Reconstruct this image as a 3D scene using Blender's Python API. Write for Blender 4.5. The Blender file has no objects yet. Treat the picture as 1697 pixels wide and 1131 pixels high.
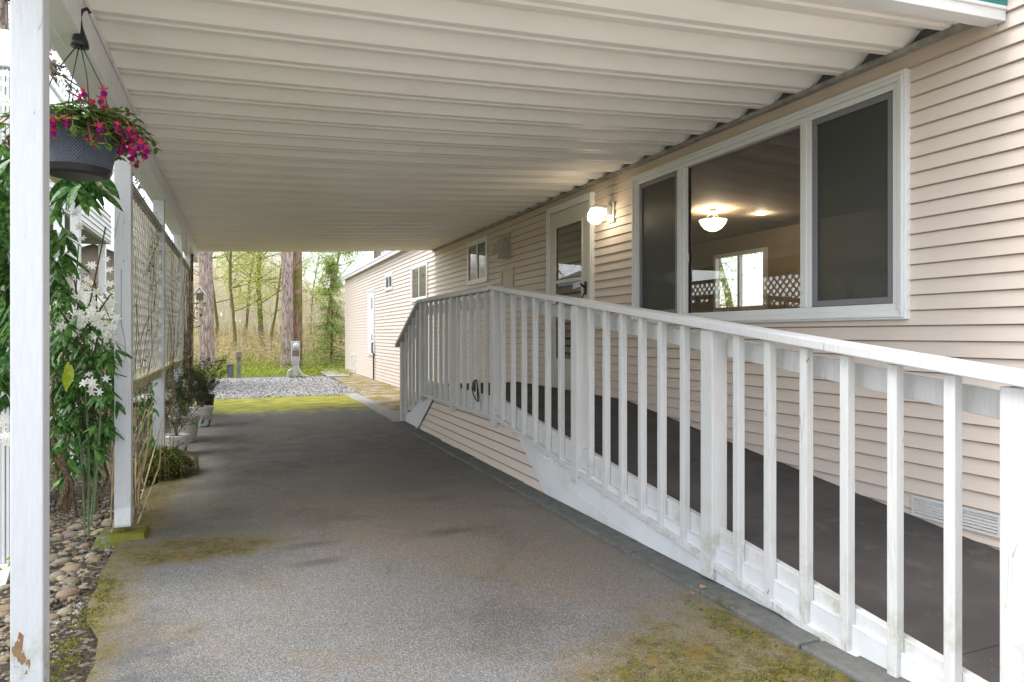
import bpy, math, random
import numpy as np
from mathutils import Vector, Matrix
random.seed(7)
R=math.radians
sc=bpy.context.scene
COL=sc.collection
WLOC={}
# ------------------------------------------------------------------ helpers
def P(px,py,d):
    """world point seen at a pixel of the 1697 px wide photograph, at camera depth d"""
    X=(px-390)*d/1220.0
    return Vector((X,(d-.375*X)/.927,1.2+(555-py)*d/1131.0))
def G(px,py):
    d=1.2*1131/(py-555.0)
    return P(px,py,d)
class MB:
    def __init__(s): s.v=[]; s.f=[]; s.mi=[]; s.cur=0
    def face(s,pts):
        n=len(s.v); s.v+= [tuple(p) for p in pts]; s.f.append(tuple(range(n,n+len(pts)))); s.mi.append(s.cur)
    def box(s,x0,x1,y0,y1,z0,z1):
        n=len(s.v)
        s.v+=[(x0,y0,z0),(x1,y0,z0),(x1,y1,z0),(x0,y1,z0),(x0,y0,z1),(x1,y0,z1),(x1,y1,z1),(x0,y1,z1)]
        for q in ((0,3,2,1),(4,5,6,7),(0,1,5,4),(1,2,6,5),(2,3,7,6),(3,0,4,7)):
            s.f.append(tuple(n+i for i in q)); s.mi.append(s.cur)
        return s
    def hexa(s,b,t):
        n=len(s.v); s.v+=[tuple(p) for p in b]+[tuple(p) for p in t]
        for q in ((0,3,2,1),(4,5,6,7),(0,1,5,4),(1,2,6,5),(2,3,7,6),(3,0,4,7)):
            s.f.append(tuple(n+i for i in q)); s.mi.append(s.cur)
        return s
    def beam_yz(s,x0,x1,pa,pb,h):
        """sloping board between (y,ztop) points, vertical height h"""
        (ya,za),(yb,zb)=pa,pb
        return s.hexa([(x0,ya,za-h),(x1,ya,za-h),(x1,yb,zb-h),(x0,yb,zb-h)],[(x0,ya,za),(x1,ya,za),(x1,yb,zb),(x0,yb,zb)])
    def prism_x(s,poly,x0,x1):
        """polygon in (y,z) extruded in x"""
        ar=sum(poly[i][0]*poly[(i+1)%len(poly)][1]-poly[(i+1)%len(poly)][0]*poly[i][1] for i in range(len(poly)))
        if ar>0: poly=poly[::-1]
        n=len(s.v); k=len(poly)
        s.v+=[(x0,y,z) for y,z in poly]+[(x1,y,z) for y,z in poly]
        s.f.append(tuple(range(n,n+k))); s.mi.append(s.cur)
        s.f.append(tuple(range(n+2*k-1,n+k-1,-1))); s.mi.append(s.cur)
        for i in range(k):
            j=(i+1)%k; s.f.append((n+i,n+k+i,n+k+j,n+j)); s.mi.append(s.cur)
        return s
    def tube(s,pts,rad,n=6,cap=True):
        pts=[Vector(p) for p in pts]; base=len(s.v); m=len(pts)
        if not isinstance(rad,(list,tuple)): rad=[rad]*m
        up=Vector((0,0,1)); d0=(pts[1]-pts[0]).normalized()
        if abs(d0.dot(up))>.9: up=Vector((1,0,0))
        a=d0.cross(up).normalized()
        for i,p in enumerate(pts):
            d=(pts[min(i+1,m-1)]-pts[max(i-1,0)]).normalized()
            a=(a-d*a.dot(d)); 
            if a.length<1e-6: a=d.orthogonal()
            a.normalize(); b=d.cross(a)
            for k in range(n):
                t=2*math.pi*k/n; q=p+(a*math.cos(t)+b*math.sin(t))*rad[i]; s.v.append((q.x,q.y,q.z))
        for i in range(m-1):
            for k in range(n):
                k2=(k+1)%n
                s.f.append((base+i*n+k,base+i*n+k2,base+(i+1)*n+k2,base+(i+1)*n+k)); s.mi.append(s.cur)
        if cap:
            s.f.append(tuple(base+k for k in range(n-1,-1,-1))); s.mi.append(s.cur)
            s.f.append(tuple(base+(m-1)*n+k for k in range(n))); s.mi.append(s.cur)
        return s
    def lathe(s,prof,c,n=24,wob=None):
        base=len(s.v); m=len(prof)
        for r,z in prof:
            for k in range(n):
                t=2*math.pi*k/n; rr=r*(wob(k,z) if wob else 1)
                s.v.append((c[0]+rr*math.cos(t),c[1]+rr*math.sin(t),c[2]+z))
        for i in range(m-1):
            for k in range(n):
                k2=(k+1)%n; s.f.append((base+i*n+k,base+i*n+k2,base+(i+1)*n+k2,base+(i+1)*n+k)); s.mi.append(s.cur)
        s.f.append(tuple(base+k for k in range(n-1,-1,-1))); s.mi.append(s.cur)
        s.f.append(tuple(base+(m-1)*n+k for k in range(n))); s.mi.append(s.cur)
        return s
    def leaf(s,p,d,w,L,W,droop=.3,seg=4):
        """pointed folded leaf blade: p base, d direction, w side vector"""
        p=Vector(p); d=Vector(d).normalized(); w=Vector(w); w=(w-d*w.dot(d)).normalized(); nrm=d.cross(w)
        prof=[.12,.85,1,.62,.0] if seg==4 else [.2,1,0]
        base=len(s.v); q=p.copy(); dd=d.copy()
        for i in range(seg+1):
            h=prof[i]*W/2
            mid=q
            for off,lift in ((-h,.25*h),(0,0),(h,.25*h)):
                a=mid+w*off+nrm*lift; s.v.append((a.x,a.y,a.z))
            dd=(dd+Vector((0,0,-droop/seg))).normalized(); q=q+dd*(L/seg)
        for i in range(seg):
            b=base+3*i
            s.f.append((b,b+1,b+4,b+3)); s.mi.append(s.cur)
            s.f.append((b+1,b+2,b+5,b+4)); s.mi.append(s.cur)
        return s
    def build(s,name,mat,parent=None,smooth=False,bevel=0,origin=None,collect=True):
        pw=WLOC[parent.name] if parent is not None else Vector((0,0,0))
        co=np.array(s.v,dtype=np.float64)
        if origin is None: c=Vector(((co[:,0].min()+co[:,0].max())/2,(co[:,1].min()+co[:,1].max())/2,co[:,2].min()))
        else: c=Vector(origin)
        co=co-np.array(c)
        me=bpy.data.meshes.new(name); me.from_pydata(co.tolist(),[],s.f)
        mats=mat if isinstance(mat,(list,tuple)) else [mat]
        for m in mats: me.materials.append(m)
        if len(mats)>1: me.polygons.foreach_set('material_index',s.mi)
        if smooth: me.polygons.foreach_set('use_smooth',[True]*len(me.polygons))
        me.update()
        o=bpy.data.objects.new(name,me); o.location=c-pw
        if parent is not None: o.parent=parent
        COL.objects.link(o); WLOC[o.name]=c
        if bevel:
            b=o.modifiers.new('bevel','BEVEL'); b.width=bevel; b.segments=2; b.limit_method='ANGLE'
        return o
def tag(o,label=None,cat=None,group=None,kind=None):
    if label: o['label']=label
    if cat: o['category']=cat
    if group: o['group']=group
    if kind: o['kind']=kind
    return o
def thing(name,loc,label,cat,group=None,kind=None):
    o=bpy.data.objects.new(name,None); o.location=loc; o.empty_display_size=.1; COL.objects.link(o)
    WLOC[o.name]=Vector(loc); return tag(o,label,cat,group,kind)
def copy_part(o,parent,world):
    c=o.copy(); COL.objects.link(c); c.parent=parent
    c.location=Vector(world)-(WLOC[parent.name] if parent is not None else Vector((0,0,0))); WLOC[c.name]=Vector(world); return c
# ------------------------------------------------------------------ materials
class NT:
    def __init__(s,name):
        s.m=bpy.data.materials.new(name); s.m.use_nodes=True; s.t=s.m.node_tree; s.n=s.t.nodes; s.l=s.t.links
        s.b=s.n['Principled BSDF']; s.out=s.n['Material Output']; s.geo=s.n.new('ShaderNodeNewGeometry').outputs['Position']
    def link(s,a,b): s.l.new(a,b)
    def setin(s,sock,v):
        if isinstance(v,bpy.types.NodeSocket): s.l.new(v,sock)
        else: sock.default_value=v
    def mapping(s,scale,vec=None,rot=(0,0,0)):
        m=s.n.new('ShaderNodeMapping'); s.l.new(vec or s.geo,m.inputs['Vector']); m.inputs['Scale'].default_value=scale; m.inputs['Rotation'].default_value=rot
        return m.outputs[0]
    def noise(s,scale,detail=4,rough=.6,vec=None,dist=0):
        n=s.n.new('ShaderNodeTexNoise'); s.l.new(vec or s.geo,n.inputs['Vector']); n.inputs['Scale'].default_value=scale
        n.inputs['Detail'].default_value=detail; n.inputs['Roughness'].default_value=rough; n.inputs['Distortion'].default_value=dist
        return n.outputs['Fac']
    def voro(s,scale,out='Distance',vec=None,feature='F1'):
        n=s.n.new('ShaderNodeTexVoronoi'); s.l.new(vec or s.geo,n.inputs['Vector']); n.inputs['Scale'].default_value=scale; n.feature=feature
        return n.outputs[out]
    def mr(s,v,a,b,c=0.,d=1.,smooth=True):
        n=s.n.new('ShaderNodeMapRange'); s.setin(n.inputs['Value'],v)
        for i,x in zip(('From Min','From Max','To Min','To Max'),(a,b,c,d)): n.inputs[i].default_value=x
        n.interpolation_type='SMOOTHSTEP' if smooth else 'LINEAR'
        return n.outputs[0]
    def math(s,op,a,b=0.):
        n=s.n.new('ShaderNodeMath'); n.operation=op; s.setin(n.inputs[0],a); s.setin(n.inputs[1],b); return n.outputs[0]
    def mix(s,f,a,b,mode='MIX'):
        n=s.n.new('ShaderNodeMix'); n.data_type='RGBA'; n.blend_type=mode
        s.setin(n.inputs[0],f)
        for sk,v in ((n.inputs[6],a),(n.inputs[7],b)):
            if isinstance(v,bpy.types.NodeSocket): s.l.new(v,sk)
            else: sk.default_value=(v[0],v[1],v[2],1)
        return n.outputs[2]
    def ramp(s,v,stops):
        n=s.n.new('ShaderNodeValToRGB'); s.setin(n.inputs[0],v); r=n.color_ramp
        while len(r.elements)<len(stops): r.elements.new(.5)
        for e,(p,c) in zip(r.elements,stops): e.position=p; e.color=(c[0],c[1],c[2],1)
        return n.outputs[0]
    def sep(s):
        n=s.n.new('ShaderNodeSeparateXYZ'); s.l.new(s.geo,n.inputs[0]); return n.outputs
    def ell(s,cx,cy,rx,ry,soft=.4,nz=None,amp=.8):
        x,y,z=s.sep()
        a=s.math('DIVIDE',s.math('SUBTRACT',x,cx),rx); b=s.math('DIVIDE',s.math('SUBTRACT',y,cy),ry)
        d=s.math('SQRT',s.math('ADD',s.math('MULTIPLY',a,a),s.math('MULTIPLY',b,b)))
        if nz is not None: d=s.math('ADD',d,s.math('MULTIPLY',s.math('SUBTRACT',nz,.5),amp))
        return s.mr(d,1+soft,1-soft)
    def bump(s,h,strength=.3,dist=.01):
        n=s.n.new('ShaderNodeBump'); s.setin(n.inputs['Height'],h); n.inputs['Strength'].default_value=strength; n.inputs['Distance'].default_value=dist
        s.l.new(n.outputs[0],s.b.inputs['Normal'])
    def done(s,col=None,rough=.6,spec=.5,metal=0.):
        if col is not None:
            if isinstance(col,bpy.types.NodeSocket): s.l.new(col,s.b.inputs['Base Color'])
            else: s.b.inputs['Base Color'].default_value=(col[0],col[1],col[2],1)
        s.setin(s.b.inputs['Roughness'],rough); s.b.inputs['Specular IOR Level'].default_value=spec; s.b.inputs['Metallic'].default_value=metal
        return s.m
def sc3(c,k): return tuple(min(1,x*k) for x in c)
def simple(name,c,rough=.6,var=.12,scale=4,bscale=80,bump=.0,bdist=.002,spec=.4,metal=0.,stretch=None,c2=None,cov=.6):
    t=NT(name); vec=t.mapping(stretch) if stretch else None
    n=t.noise(scale,5,.6,vec)
    col=t.mix(t.mr(n,.3,.7),sc3(c,1-var),sc3(c,1+var))
    if c2: col=t.mix(t.mr(t.noise(scale*2.3,6,.7,vec),cov,cov+.12),col,c2)
    if bump: t.bump(t.noise(bscale,4,.6,vec),bump,bdist)
    return t.done(col,rough,spec,metal)
def foliage(name,cols,trans=.3,scale=3,rough=.5):
    t=NT(name)
    r=t.noise(scale,2,.5); r2=t.voro(scale*14,'Color')
    sp=t.n.new('ShaderNodeSeparateColor'); t.l.new(r2,sp.inputs[0])
    v=t.math('ADD',t.math('MULTIPLY',r,.5),t.math('MULTIPLY',sp.outputs[0],.5))
    k=len(cols); col=t.ramp(v,[(.25+.5*i/(k-1),c) for i,c in enumerate(cols)])
    t.done(col,rough,.3)
    tr=t.n.new('ShaderNodeBsdfTranslucent'); t.l.new(col,tr.inputs[0])
    mx=t.n.new('ShaderNodeMixShader'); mx.inputs[0].default_value=trans
    t.l.new(t.b.outputs[0],mx.inputs[1]); t.l.new(tr.outputs[0],mx.inputs[2]); t.l.new(mx.outputs[0],t.out.inputs[0])
    return t.m
def emis(name,c,s):
    t=NT(name); t.b.inputs['Emission Color'].default_value=(*c,1); t.b.inputs['Emission Strength'].default_value=s; return t.done(c,.3)

def paint_mat(name,c=(.77,.78,.79),worn=0.,dirt=.25):
    t=NT(name)
    v=t.mapping((9,9,.9))
    grain=t.noise(9,6,.65,v)
    col=t.mix(t.mr(grain,.25,.75),sc3(c,.93),sc3(c,1.04))
    big=t.noise(2.2,5,.6)
    col=t.mix(t.math('MULTIPLY',t.mr(big,.5,.8),dirt),col,(.56,.56,.50))
    cracks=t.voro(3.2,'Distance',t.mapping((9,9,.5)),'DISTANCE_TO_EDGE')
    cm=t.math('MULTIPLY',t.mr(cracks,.012,.0),t.mr(t.noise(1.7,3,.5),.56,.64))
    col=t.mix(t.math('MULTIPLY',cm,.8),col,(.12,.10,.08))
    specks=t.mr(t.voro(28,'Distance'),.055,.03); sm=t.math('MULTIPLY',specks,t.mr(t.noise(5,2,.5),.52,.6))
    col=t.mix(t.math('MULTIPLY',sm,.75),col,(.2,.18,.14))
    if worn:
        x,y,z=t.sep()
        low=t.mr(z,.42,.0)
        w=t.mr(t.math('ADD',t.noise(7,4,.6,t.mapping((3,3,1))),t.math('MULTIPLY',low,.16)),.74,.76)
        col=t.mix(t.math('MULTIPLY',w,worn),col,(.28,.12,.06))
    zz=t.sep()[2]; al=t.math('MULTIPLY',t.mr(t.noise(7,6,.75),.48,.66),t.mr(zz,.55,.05))
    col=t.mix(t.math('MULTIPLY',al,.5),col,(.27,.29,.15))
    h=t.math('SUBTRACT',grain,t.math('MULTIPLY',cm,1.0)); t.bump(h,.35,.004)
    return t.done(col,.5,.35)
WHITE=paint_mat('painted wood')
POSTM=paint_mat('painted post wood',(.61,.62,.635),1.0,.2)
RAILM=paint_mat('painted railing wood',(.61,.607,.597),0,.35)
SKIRTM=simple('grey white skirt paint',(.66,.67,.68),.6,.08,3,60,.3,.003,c2=(.45,.46,.44),cov=.68)
VINYL=simple('white vinyl',(.74,.745,.735),.35,.03,2)
CO=.0835
def siding_mat(name,c):
    t=NT(name)
    g=t.noise(5,6,.6,t.mapping((40,2.5,60)))
    col=t.mix(t.mr(g,.3,.7),sc3(c,.97),sc3(c,1.02))
    col=t.mix(t.math('MULTIPLY',t.mr(t.noise(1.3,5,.7),.5,.85),.30),col,sc3(c,.8))
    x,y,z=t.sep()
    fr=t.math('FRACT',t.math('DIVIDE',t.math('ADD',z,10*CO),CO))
    lap_shade=t.math('MULTIPLY',t.mr(fr,.885,.93),t.mr(t.noise(3,4,.6,t.mapping((1,.6,6))),.2,.5,.55,.9))  # shadow under each lap lip, painted into the siding colour
    col=t.mix(lap_shade,col,sc3(c,.45))
    t.bump(g,.18,.002)
    return t.done(col,.5,.35)
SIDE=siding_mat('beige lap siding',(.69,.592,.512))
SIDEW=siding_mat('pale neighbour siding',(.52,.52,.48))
TAN=simple('tan trim',(.58,.47,.37),.5,.05,3)
PAN=None
t=NT('ribbed roof pan')
n=t.noise(2.5,6,.6,t.mapping((.6,3,1))); col=t.mix(t.mr(n,.35,.75),(.89,.85,.775),(.83,.785,.715))
col=t.mix(t.math('MULTIPLY',t.mr(t.noise(1.1,6,.75),.55,.8),.25),col,(.48,.42,.34))
t.bump(t.noise(160,2,.5),.12,.001); PAN=t.done(col,t.mr(n,.3,.7,.42,.6),.35)
DARKM=simple('dark gap shade',(.10,.10,.10),.6,.3,12,60,.4)  # dark tone standing in for shade inside gaps
BLACK=simple('black plastic',(.02,.02,.022),.4,.1)
CONC=None
def conc_mat(name,c,moss=.5,mossc=(.16,.15,.03)):
    t=NT(name)
    n=t.noise(14,8,.7); col=t.mix(t.mr(n,.3,.7),sc3(c,.75),sc3(c,1.2))
    s=t.voro(160,'Color'); sp=t.n.new('ShaderNodeSeparateColor'); t.l.new(s,sp.inputs[0])
    col=t.mix(t.math('MULTIPLY',sp.outputs[0],.35),col,sc3(c,1.5))
    m=t.mr(t.math('ADD',t.noise(2.3,8,.75),t.math('MULTIPLY',t.math('SUBTRACT',t.noise(30,3,.6),.5),.25)),.62-moss*.3,.70-moss*.3)
    mc=t.mix(t.noise(40,3,.6),sc3(mossc,.6),sc3(mossc,1.5))
    col=t.mix(m,col,mc)
    t.bump(t.math('ADD',n,t.math('MULTIPLY',m,.5)),.5,.006)
    return t.done(col,.9,.2)
CONC=conc_mat('kerb concrete',(.13,.13,.12),.15,(.10,.10,.05))
PATHM=conc_mat('path concrete',(.34,.31,.26),.62,(.23,.17,.05))
PATHM2=conc_mat('bare path concrete',(.33,.32,.29),.1)
FOOTM=conc_mat('mossy footing concrete',(.20,.20,.17),.7,(.14,.15,.022))
# asphalt drive with its moss, stains and worn aggregate
t=NT('asphalt drive')
x,y,z=t.sep()
big=t.noise(.9,7,.62); med=t.noise(3.3,7,.7); fine=t.noise(150,3,.7)
vc=t.voro(180,'Color'); sp=t.n.new('ShaderNodeSeparateColor'); t.l.new(vc,sp.inputs[0]); rnd=sp.outputs[0]; vd=t.voro(180)
stone=t.math('MULTIPLY',t.mr(rnd,.5,.95),t.mr(vd,.55,.25))
base=t.mix(t.mr(med,.3,.7),(.15,.142,.126),(.24,.225,.197))
brown=t.ell(1.0,3.9,1.0,1.9,.6,med,2.2)
base=t.mix(t.math('MULTIPLY',brown,.8),base,(.29,.235,.175))
olive=t.ell(-.45,3.9,.7,1.6,.6,med,1.5)
base=t.mix(t.math('MULTIPLY',olive,.55),base,(.11,.105,.055))
worn=t.mr(t.math('ADD',t.math('ADD',y,t.math('MULTIPLY',t.math('MAXIMUM',t.math('SUBTRACT',x,.35),0.),1.5)),t.math('MULTIPLY',t.math('SUBTRACT',med,.5),2.6)),4.75,3.7)
base=t.mix(t.math('MULTIPLY',worn,.72),base,(.24,.236,.23))
pale=t.ell(.9,9.6,1.1,.8,.7,med,1.5); base=t.mix(t.math('MULTIPLY',pale,.6),base,(.24,.22,.19))
dark=t.ell(1.5,6.5,.9,1.8,.6,med,1.6); base=t.mix(t.math('MULTIPLY',dark,.4),base,(.105,.102,.094))
agg=t.math('MULTIPLY',stone,t.math('ADD',.20,t.math('MULTIPLY',worn,.45)))
damp=t.mr(t.noise(1.25,8,.68,None,.6),.50,.64)
base=t.mix(t.math('MULTIPLY',damp,.35),base,(.075,.068,.056))
base=t.mix(agg,base,(.50,.49,.46))
base=t.mix(t.math('MULTIPLY',t.mr(vd,.42,.62),.5),base,(.05,.05,.05))
wet=None; wn=t.noise(5.5,7,.75,t.mapping((1,1.6,1)))
for (cx,cy,rx,ry) in ((1.13,5.35,.30,.20),(1.5,6.0,.35,.12),(1.32,4.85,.14,.07),(.42,4.05,.14,.05),(.40,3.72,.13,.045),(1.2,4.0,.2,.06),(-.45,2.95,.22,.28)):
    e=t.ell(cx,cy,rx,ry,.8,wn,3.2); wet=e if wet is None else t.math('MAXIMUM',wet,e)
base=t.mix(t.math('MULTIPLY',wet,.45),base,(.025,.025,.026))
# moss
mn=t.math('ADD',t.math('MULTIPLY',t.noise(6,10,.8),.5),t.math('MULTIPLY',t.noise(110,5,.8),.5))
reg=t.ell(1.75,1.75,.75,.75,.6,big,1.4)
for (cx,cy,rx,ry) in ((-.72,3.2,.30,1.9),(-.45,2.15,.18,.4),(-.25,4.2,.55,.25),(-.62,1.3,.3,.9),(-.75,6.2,.35,3.2)):
    reg=t.math('MAXIMUM',reg,t.ell(cx,cy,rx,ry,.6,big,1.0))
m1=t.mr(t.math('ADD',mn,t.math('MULTIPLY',reg,.165)),.60,.67)
band=t.math('MULTIPLY',t.mr(t.math('ADD',y,t.math('MULTIPLY',t.math('SUBTRACT',med,.5),3.0)),10.6,11.7),1.0)
m2=t.math('MULTIPLY',t.mr(t.math('ADD',mn,t.math('MULTIPLY',band,.17)),.50,.66),band)
rust=t.math('MULTIPLY',t.mr(t.noise(2.2,8,.8),.50,.62),t.mr(y,6,2.6))
base=t.mix(t.math('MULTIPLY',t.math('MULTIPLY',rust,t.mr(fine,.45,.6)),.6),base,(.24,.15,.055))
mossc=t.mix(t.mr(t.noise(4.5,6,.8),.52,.64,0,.45),t.mix(t.mr(t.noise(26,6,.75),.38,.62),(.04,.036,.012),(.15,.125,.018)),(.24,.125,.025))
m0=t.math('MULTIPLY',t.mr(t.math('ADD',mn,t.math('MULTIPLY',reg,.20)),.53,.64),t.mr(reg,.05,.5))
base=t.mix(t.math('MULTIPLY',m0,.5),base,(.19,.135,.045))
base=t.mix(t.math('MULTIPLY',m1,.85),base,mossc)
base=t.mix(m2,base,t.mix(t.mr(med,.3,.7),(.15,.15,.02),(.36,.345,.03)))
t.bump(t.math('ADD',t.math('MULTIPLY',t.math('SUBTRACT',1.,vd),.5),t.math('MULTIPLY',mn,.8)),.4,.003)
ASPH=t.done(base,t.mix(wet,(.85,.85,.85),(.55,.55,.55)),.3)
DECKM=simple('dark ramp surfacing',(.082,.076,.072),.85,.2,2.2,300,.25,.0008,c2=(.105,.097,.09),cov=.55,spec=.2)
# soil / grass
t=NT('forest ground'); n=t.noise(1.2,8,.7); n2=t.noise(20,6,.7)
col=t.ramp(t.math('ADD',t.math('MULTIPLY',n,.6),t.math('MULTIPLY',n2,.4)),[(.3,(.08,.055,.03)),(.48,(.16,.13,.05)),(.6,(.17,.22,.04)),(.8,(.25,.27,.06))])
t.bump(n2,.8,.03); GROUNDM=t.done(col,.95,.1)
t=NT('bed soil'); n2=t.noise(60,6,.75); v=t.voro(50,'Color'); sp=t.n.new('ShaderNodeSeparateColor'); t.l.new(v,sp.inputs[0])
col=t.mix(t.mr(n2,.35,.65),(.03,.024,.018),(.11,.085,.06)); col=t.mix(t.mr(sp.outputs[0],.7,.9,0,.7),col,(.26,.23,.18))
m=t.mr(t.noise(3.5,7,.7),.68,.74); col=t.mix(m,col,t.mix(t.noise(60,3,.6),(.05,.055,.01),(.16,.17,.03)))
t.bump(t.math('ADD',n2,t.voro(50)),.9,.012); SOIL=t.done(col,.95,.1)
t=NT('gravel base'); v=t.voro(38,'Color'); sp=t.n.new('ShaderNodeSeparateColor'); t.l.new(v,sp.inputs[0]); vd=t.voro(38)
col=t.mix(sp.outputs[0],(.14,.138,.135),(.40,.395,.385)); col=t.mix(t.mr(vd,.35,.6),col,(.06,.06,.06)); col=t.mix(t.mr(t.noise(1.3,6,.7),.6,.8,0,.5),col,(.2,.16,.1))
t.bump(vd,.9,.02); GRAVELM=t.done(col,.9,.2)
def stone_mat(name,stops,sc=9):
    t=NT(name); oi=t.n.new('ShaderNodeObjectInfo'); tc=t.n.new('ShaderNodeTexCoord').outputs['Object']
    n=t.noise(sc,5,.65,tc); v=t.math('ADD',t.math('MULTIPLY',oi.outputs['Random'],.8),t.math('MULTIPLY',n,.2))
    col=t.ramp(v,stops); col=t.mix(t.mr(t.noise(22,7,.8),.50,.60,0,.75),col,(.13,.14,.04))
    t.bump(t.noise(90,4,.6),.3,.003); return t.done(col,.8,.3)
ROCKM=stone_mat('river rock',[(.1,(.17,.14,.10)),(.3,(.27,.23,.16)),(.45,(.14,.14,.135)),(.6,(.34,.28,.18)),(.75,(.22,.14,.10)),(.9,(.30,.28,.24))])
t=NT('loose stone'); v=t.voro(30,'Color'); sp=t.n.new('ShaderNodeSeparateColor'); t.l.new(v,sp.inputs[0])
STONEM=t.done(t.ramp(sp.outputs[0],[(.1,(.125,.118,.11)),(.4,(.29,.28,.265)),(.7,(.38,.365,.345)),(.95,(.52,.50,.47))]),.85,.2)
t=NT('bed pebble'); v=t.voro(40,'Color'); sp=t.n.new('ShaderNodeSeparateColor'); t.l.new(v,sp.inputs[0])
PEBM=t.done(t.ramp(sp.outputs[0],[(.1,(.05,.045,.035)),(.4,(.13,.11,.08)),(.7,(.20,.17,.13)),(.95,(.36,.33,.28))]),.85,.2)
# bark
def bark(name,c1,c2,moss=.0,mc=(.16,.19,.04),sc=6):
    t=NT(name); v=t.mapping((1,1,.16))
    vd=t.voro(sc*2.2,'Distance',v,'DISTANCE_TO_EDGE'); n=t.noise(sc*2,8,.7,t.mapping((1,1,.3)))
    col=t.mix(t.mr(n,.3,.7),c1,c2); col=t.mix(t.mr(vd,.12,.0,0,.75),col,sc3(c1,.35))
    m=t.mr(t.math('ADD',t.noise(2.1,6,.7),t.math('MULTIPLY',t.noise(18,3,.6),.25)),.78-moss*.5,.86-moss*.5); col=t.mix(m,col,mc)
    t.bump(t.math('ADD',vd,n),.9,.05); return t.done(col,.95,.1)
FIRB=bark('fir bark',(.30,.22,.19),(.52,.42,.38),.18)
CEDB=bark('reddish bark',(.26,.16,.11),(.40,.27,.20),.42,(.17,.16,.04))
MAPB=bark('mossy maple bark',(.16,.13,.10),(.30,.25,.19),.42,(.17,.18,.05),14)
STEMB=bark('vine stem bark',(.16,.11,.07),(.34,.25,.15),.1,(.2,.2,.05),40)
TWIG=simple('bare twig bark',(.15,.10,.07),.9,.3,8)
DRYST=simple('dry tan stalk',(.46,.36,.20),.9,.3,12)
PALETW=simple('pale thicket twig',(.68,.58,.50),.9,.25,.6)
LEAFC=foliage('clematis leaf',[(.022,.07,.018),(.045,.13,.03),(.10,.23,.05),(.17,.29,.07)],.22,4,.33)
LEAFY=foliage('lime clematis leaf',[(.32,.40,.03),(.45,.52,.05)],.35,4,.4)
LEAFO=foliage('orange leaf',[(.5,.25,.02),(.6,.4,.03)],.3)
PETW=foliage('white petal',[(.80,.79,.70),(.88,.87,.82)],.25,6,.5)
LEAFF=foliage('fuchsia leaf',[(.06,.13,.03),(.12,.24,.05),(.25,.36,.09)],.3,8,.4)
FPINK=foliage('pink sepal',[(.55,.02,.08),(.75,.08,.17)],.3,20)
FPURP=foliage('purple corolla',[(.20,.01,.20),(.42,.02,.20)],.3,20)
SPRING=foliage('spring leaf',[(.50,.55,.10),(.66,.70,.20),(.78,.78,.36)],.45,.8)
CEDL=foliage('cedar spray',[(.12,.20,.04),(.26,.36,.08),(.46,.52,.15)],.35,1.2)
FIRL=foliage('fir needle',[(.015,.04,.015),(.04,.08,.03)],.1,1.5)
SHRUBL=foliage('shrub leaf',[(.02,.05,.012),(.05,.10,.025),(.12,.18,.04)],.25,6)
GRASSL=foliage('undergrowth leaf',[(.14,.22,.03),(.32,.40,.06),(.48,.52,.08)],.4,1.0)
BRAML=foliage('bramble leaf',[(.52,.36,.20),(.62,.50,.22),(.50,.56,.14)],.4,.7)
MOSSM=foliage('moss blade',[(.07,.075,.01),(.17,.18,.02),(.30,.29,.03)],.3,14,.8)
IVYM=foliage('creeping plant leaf',[(.05,.08,.012),(.13,.17,.025),(.30,.31,.06)],.3,10,.6)

# glass
def glass(name,tint=(.9,.95,.92),ior=1.9,dark=0.):
    t=NT(name); t.n.remove(t.b)
    tr=t.n.new('ShaderNodeBsdfTransparent'); tr.inputs[0].default_value=(*tint,1)
    gl=t.n.new('ShaderNodeBsdfGlossy'); gl.inputs['Roughness'].default_value=.01; gl.inputs[0].default_value=(.95,.95,.95,1)
    fr=t.n.new('ShaderNodeFresnel'); fr.inputs[0].default_value=ior
    mx=t.n.new('ShaderNodeMixShader'); t.l.new(fr.outputs[0],mx.inputs[0]); t.l.new(tr.outputs[0],mx.inputs[1]); t.l.new(gl.outputs[0],mx.inputs[2]); t.l.new(mx.outputs[0],t.out.inputs[0])
    return t.m
GLASS=glass('window glass',(.88,.90,.87),2.25)
t=NT('insect screen'); t.done((.055,.062,.055),.45,.4)
tr=t.n.new('ShaderNodeBsdfTransparent'); mx=t.n.new('ShaderNodeMixShader'); mx.inputs[0].default_value=.8
t.l.new(tr.outputs[0],mx.inputs[1]); t.l.new(t.b.outputs[0],mx.inputs[2]); t.l.new(mx.outputs[0],t.out.inputs[0]); SCREEN=t.m
t=NT('dark pane'); DPANE=t.done((.03,.035,.035),.03,1.0)
BLIND=simple('blind slat',(.50,.50,.45),.5,.05)
SCRF=simple('grey screen frame',(.20,.205,.215),.45,.05)
DOORM=simple('cream door paint',(.62,.61,.54),.4,.03)
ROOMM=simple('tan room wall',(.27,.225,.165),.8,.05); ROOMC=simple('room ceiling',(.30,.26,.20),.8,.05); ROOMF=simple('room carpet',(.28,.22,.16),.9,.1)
GLOBE=emis('lit porch globe',(1,.86,.62),7.0)
BOWL=emis('lit alabaster bowl',(1,.80,.58),2.6)
CANL=emis('lit recessed lamp',(1,.78,.5),6)

# ------------------------------------------------------------------ ground
def sheet(name,poly,z,mat,kind='structure'):
    m=MB(); m.face([(x,y,z) for x,y in poly]); o=m.build(name,mat); o['kind']=kind; return o
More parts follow.
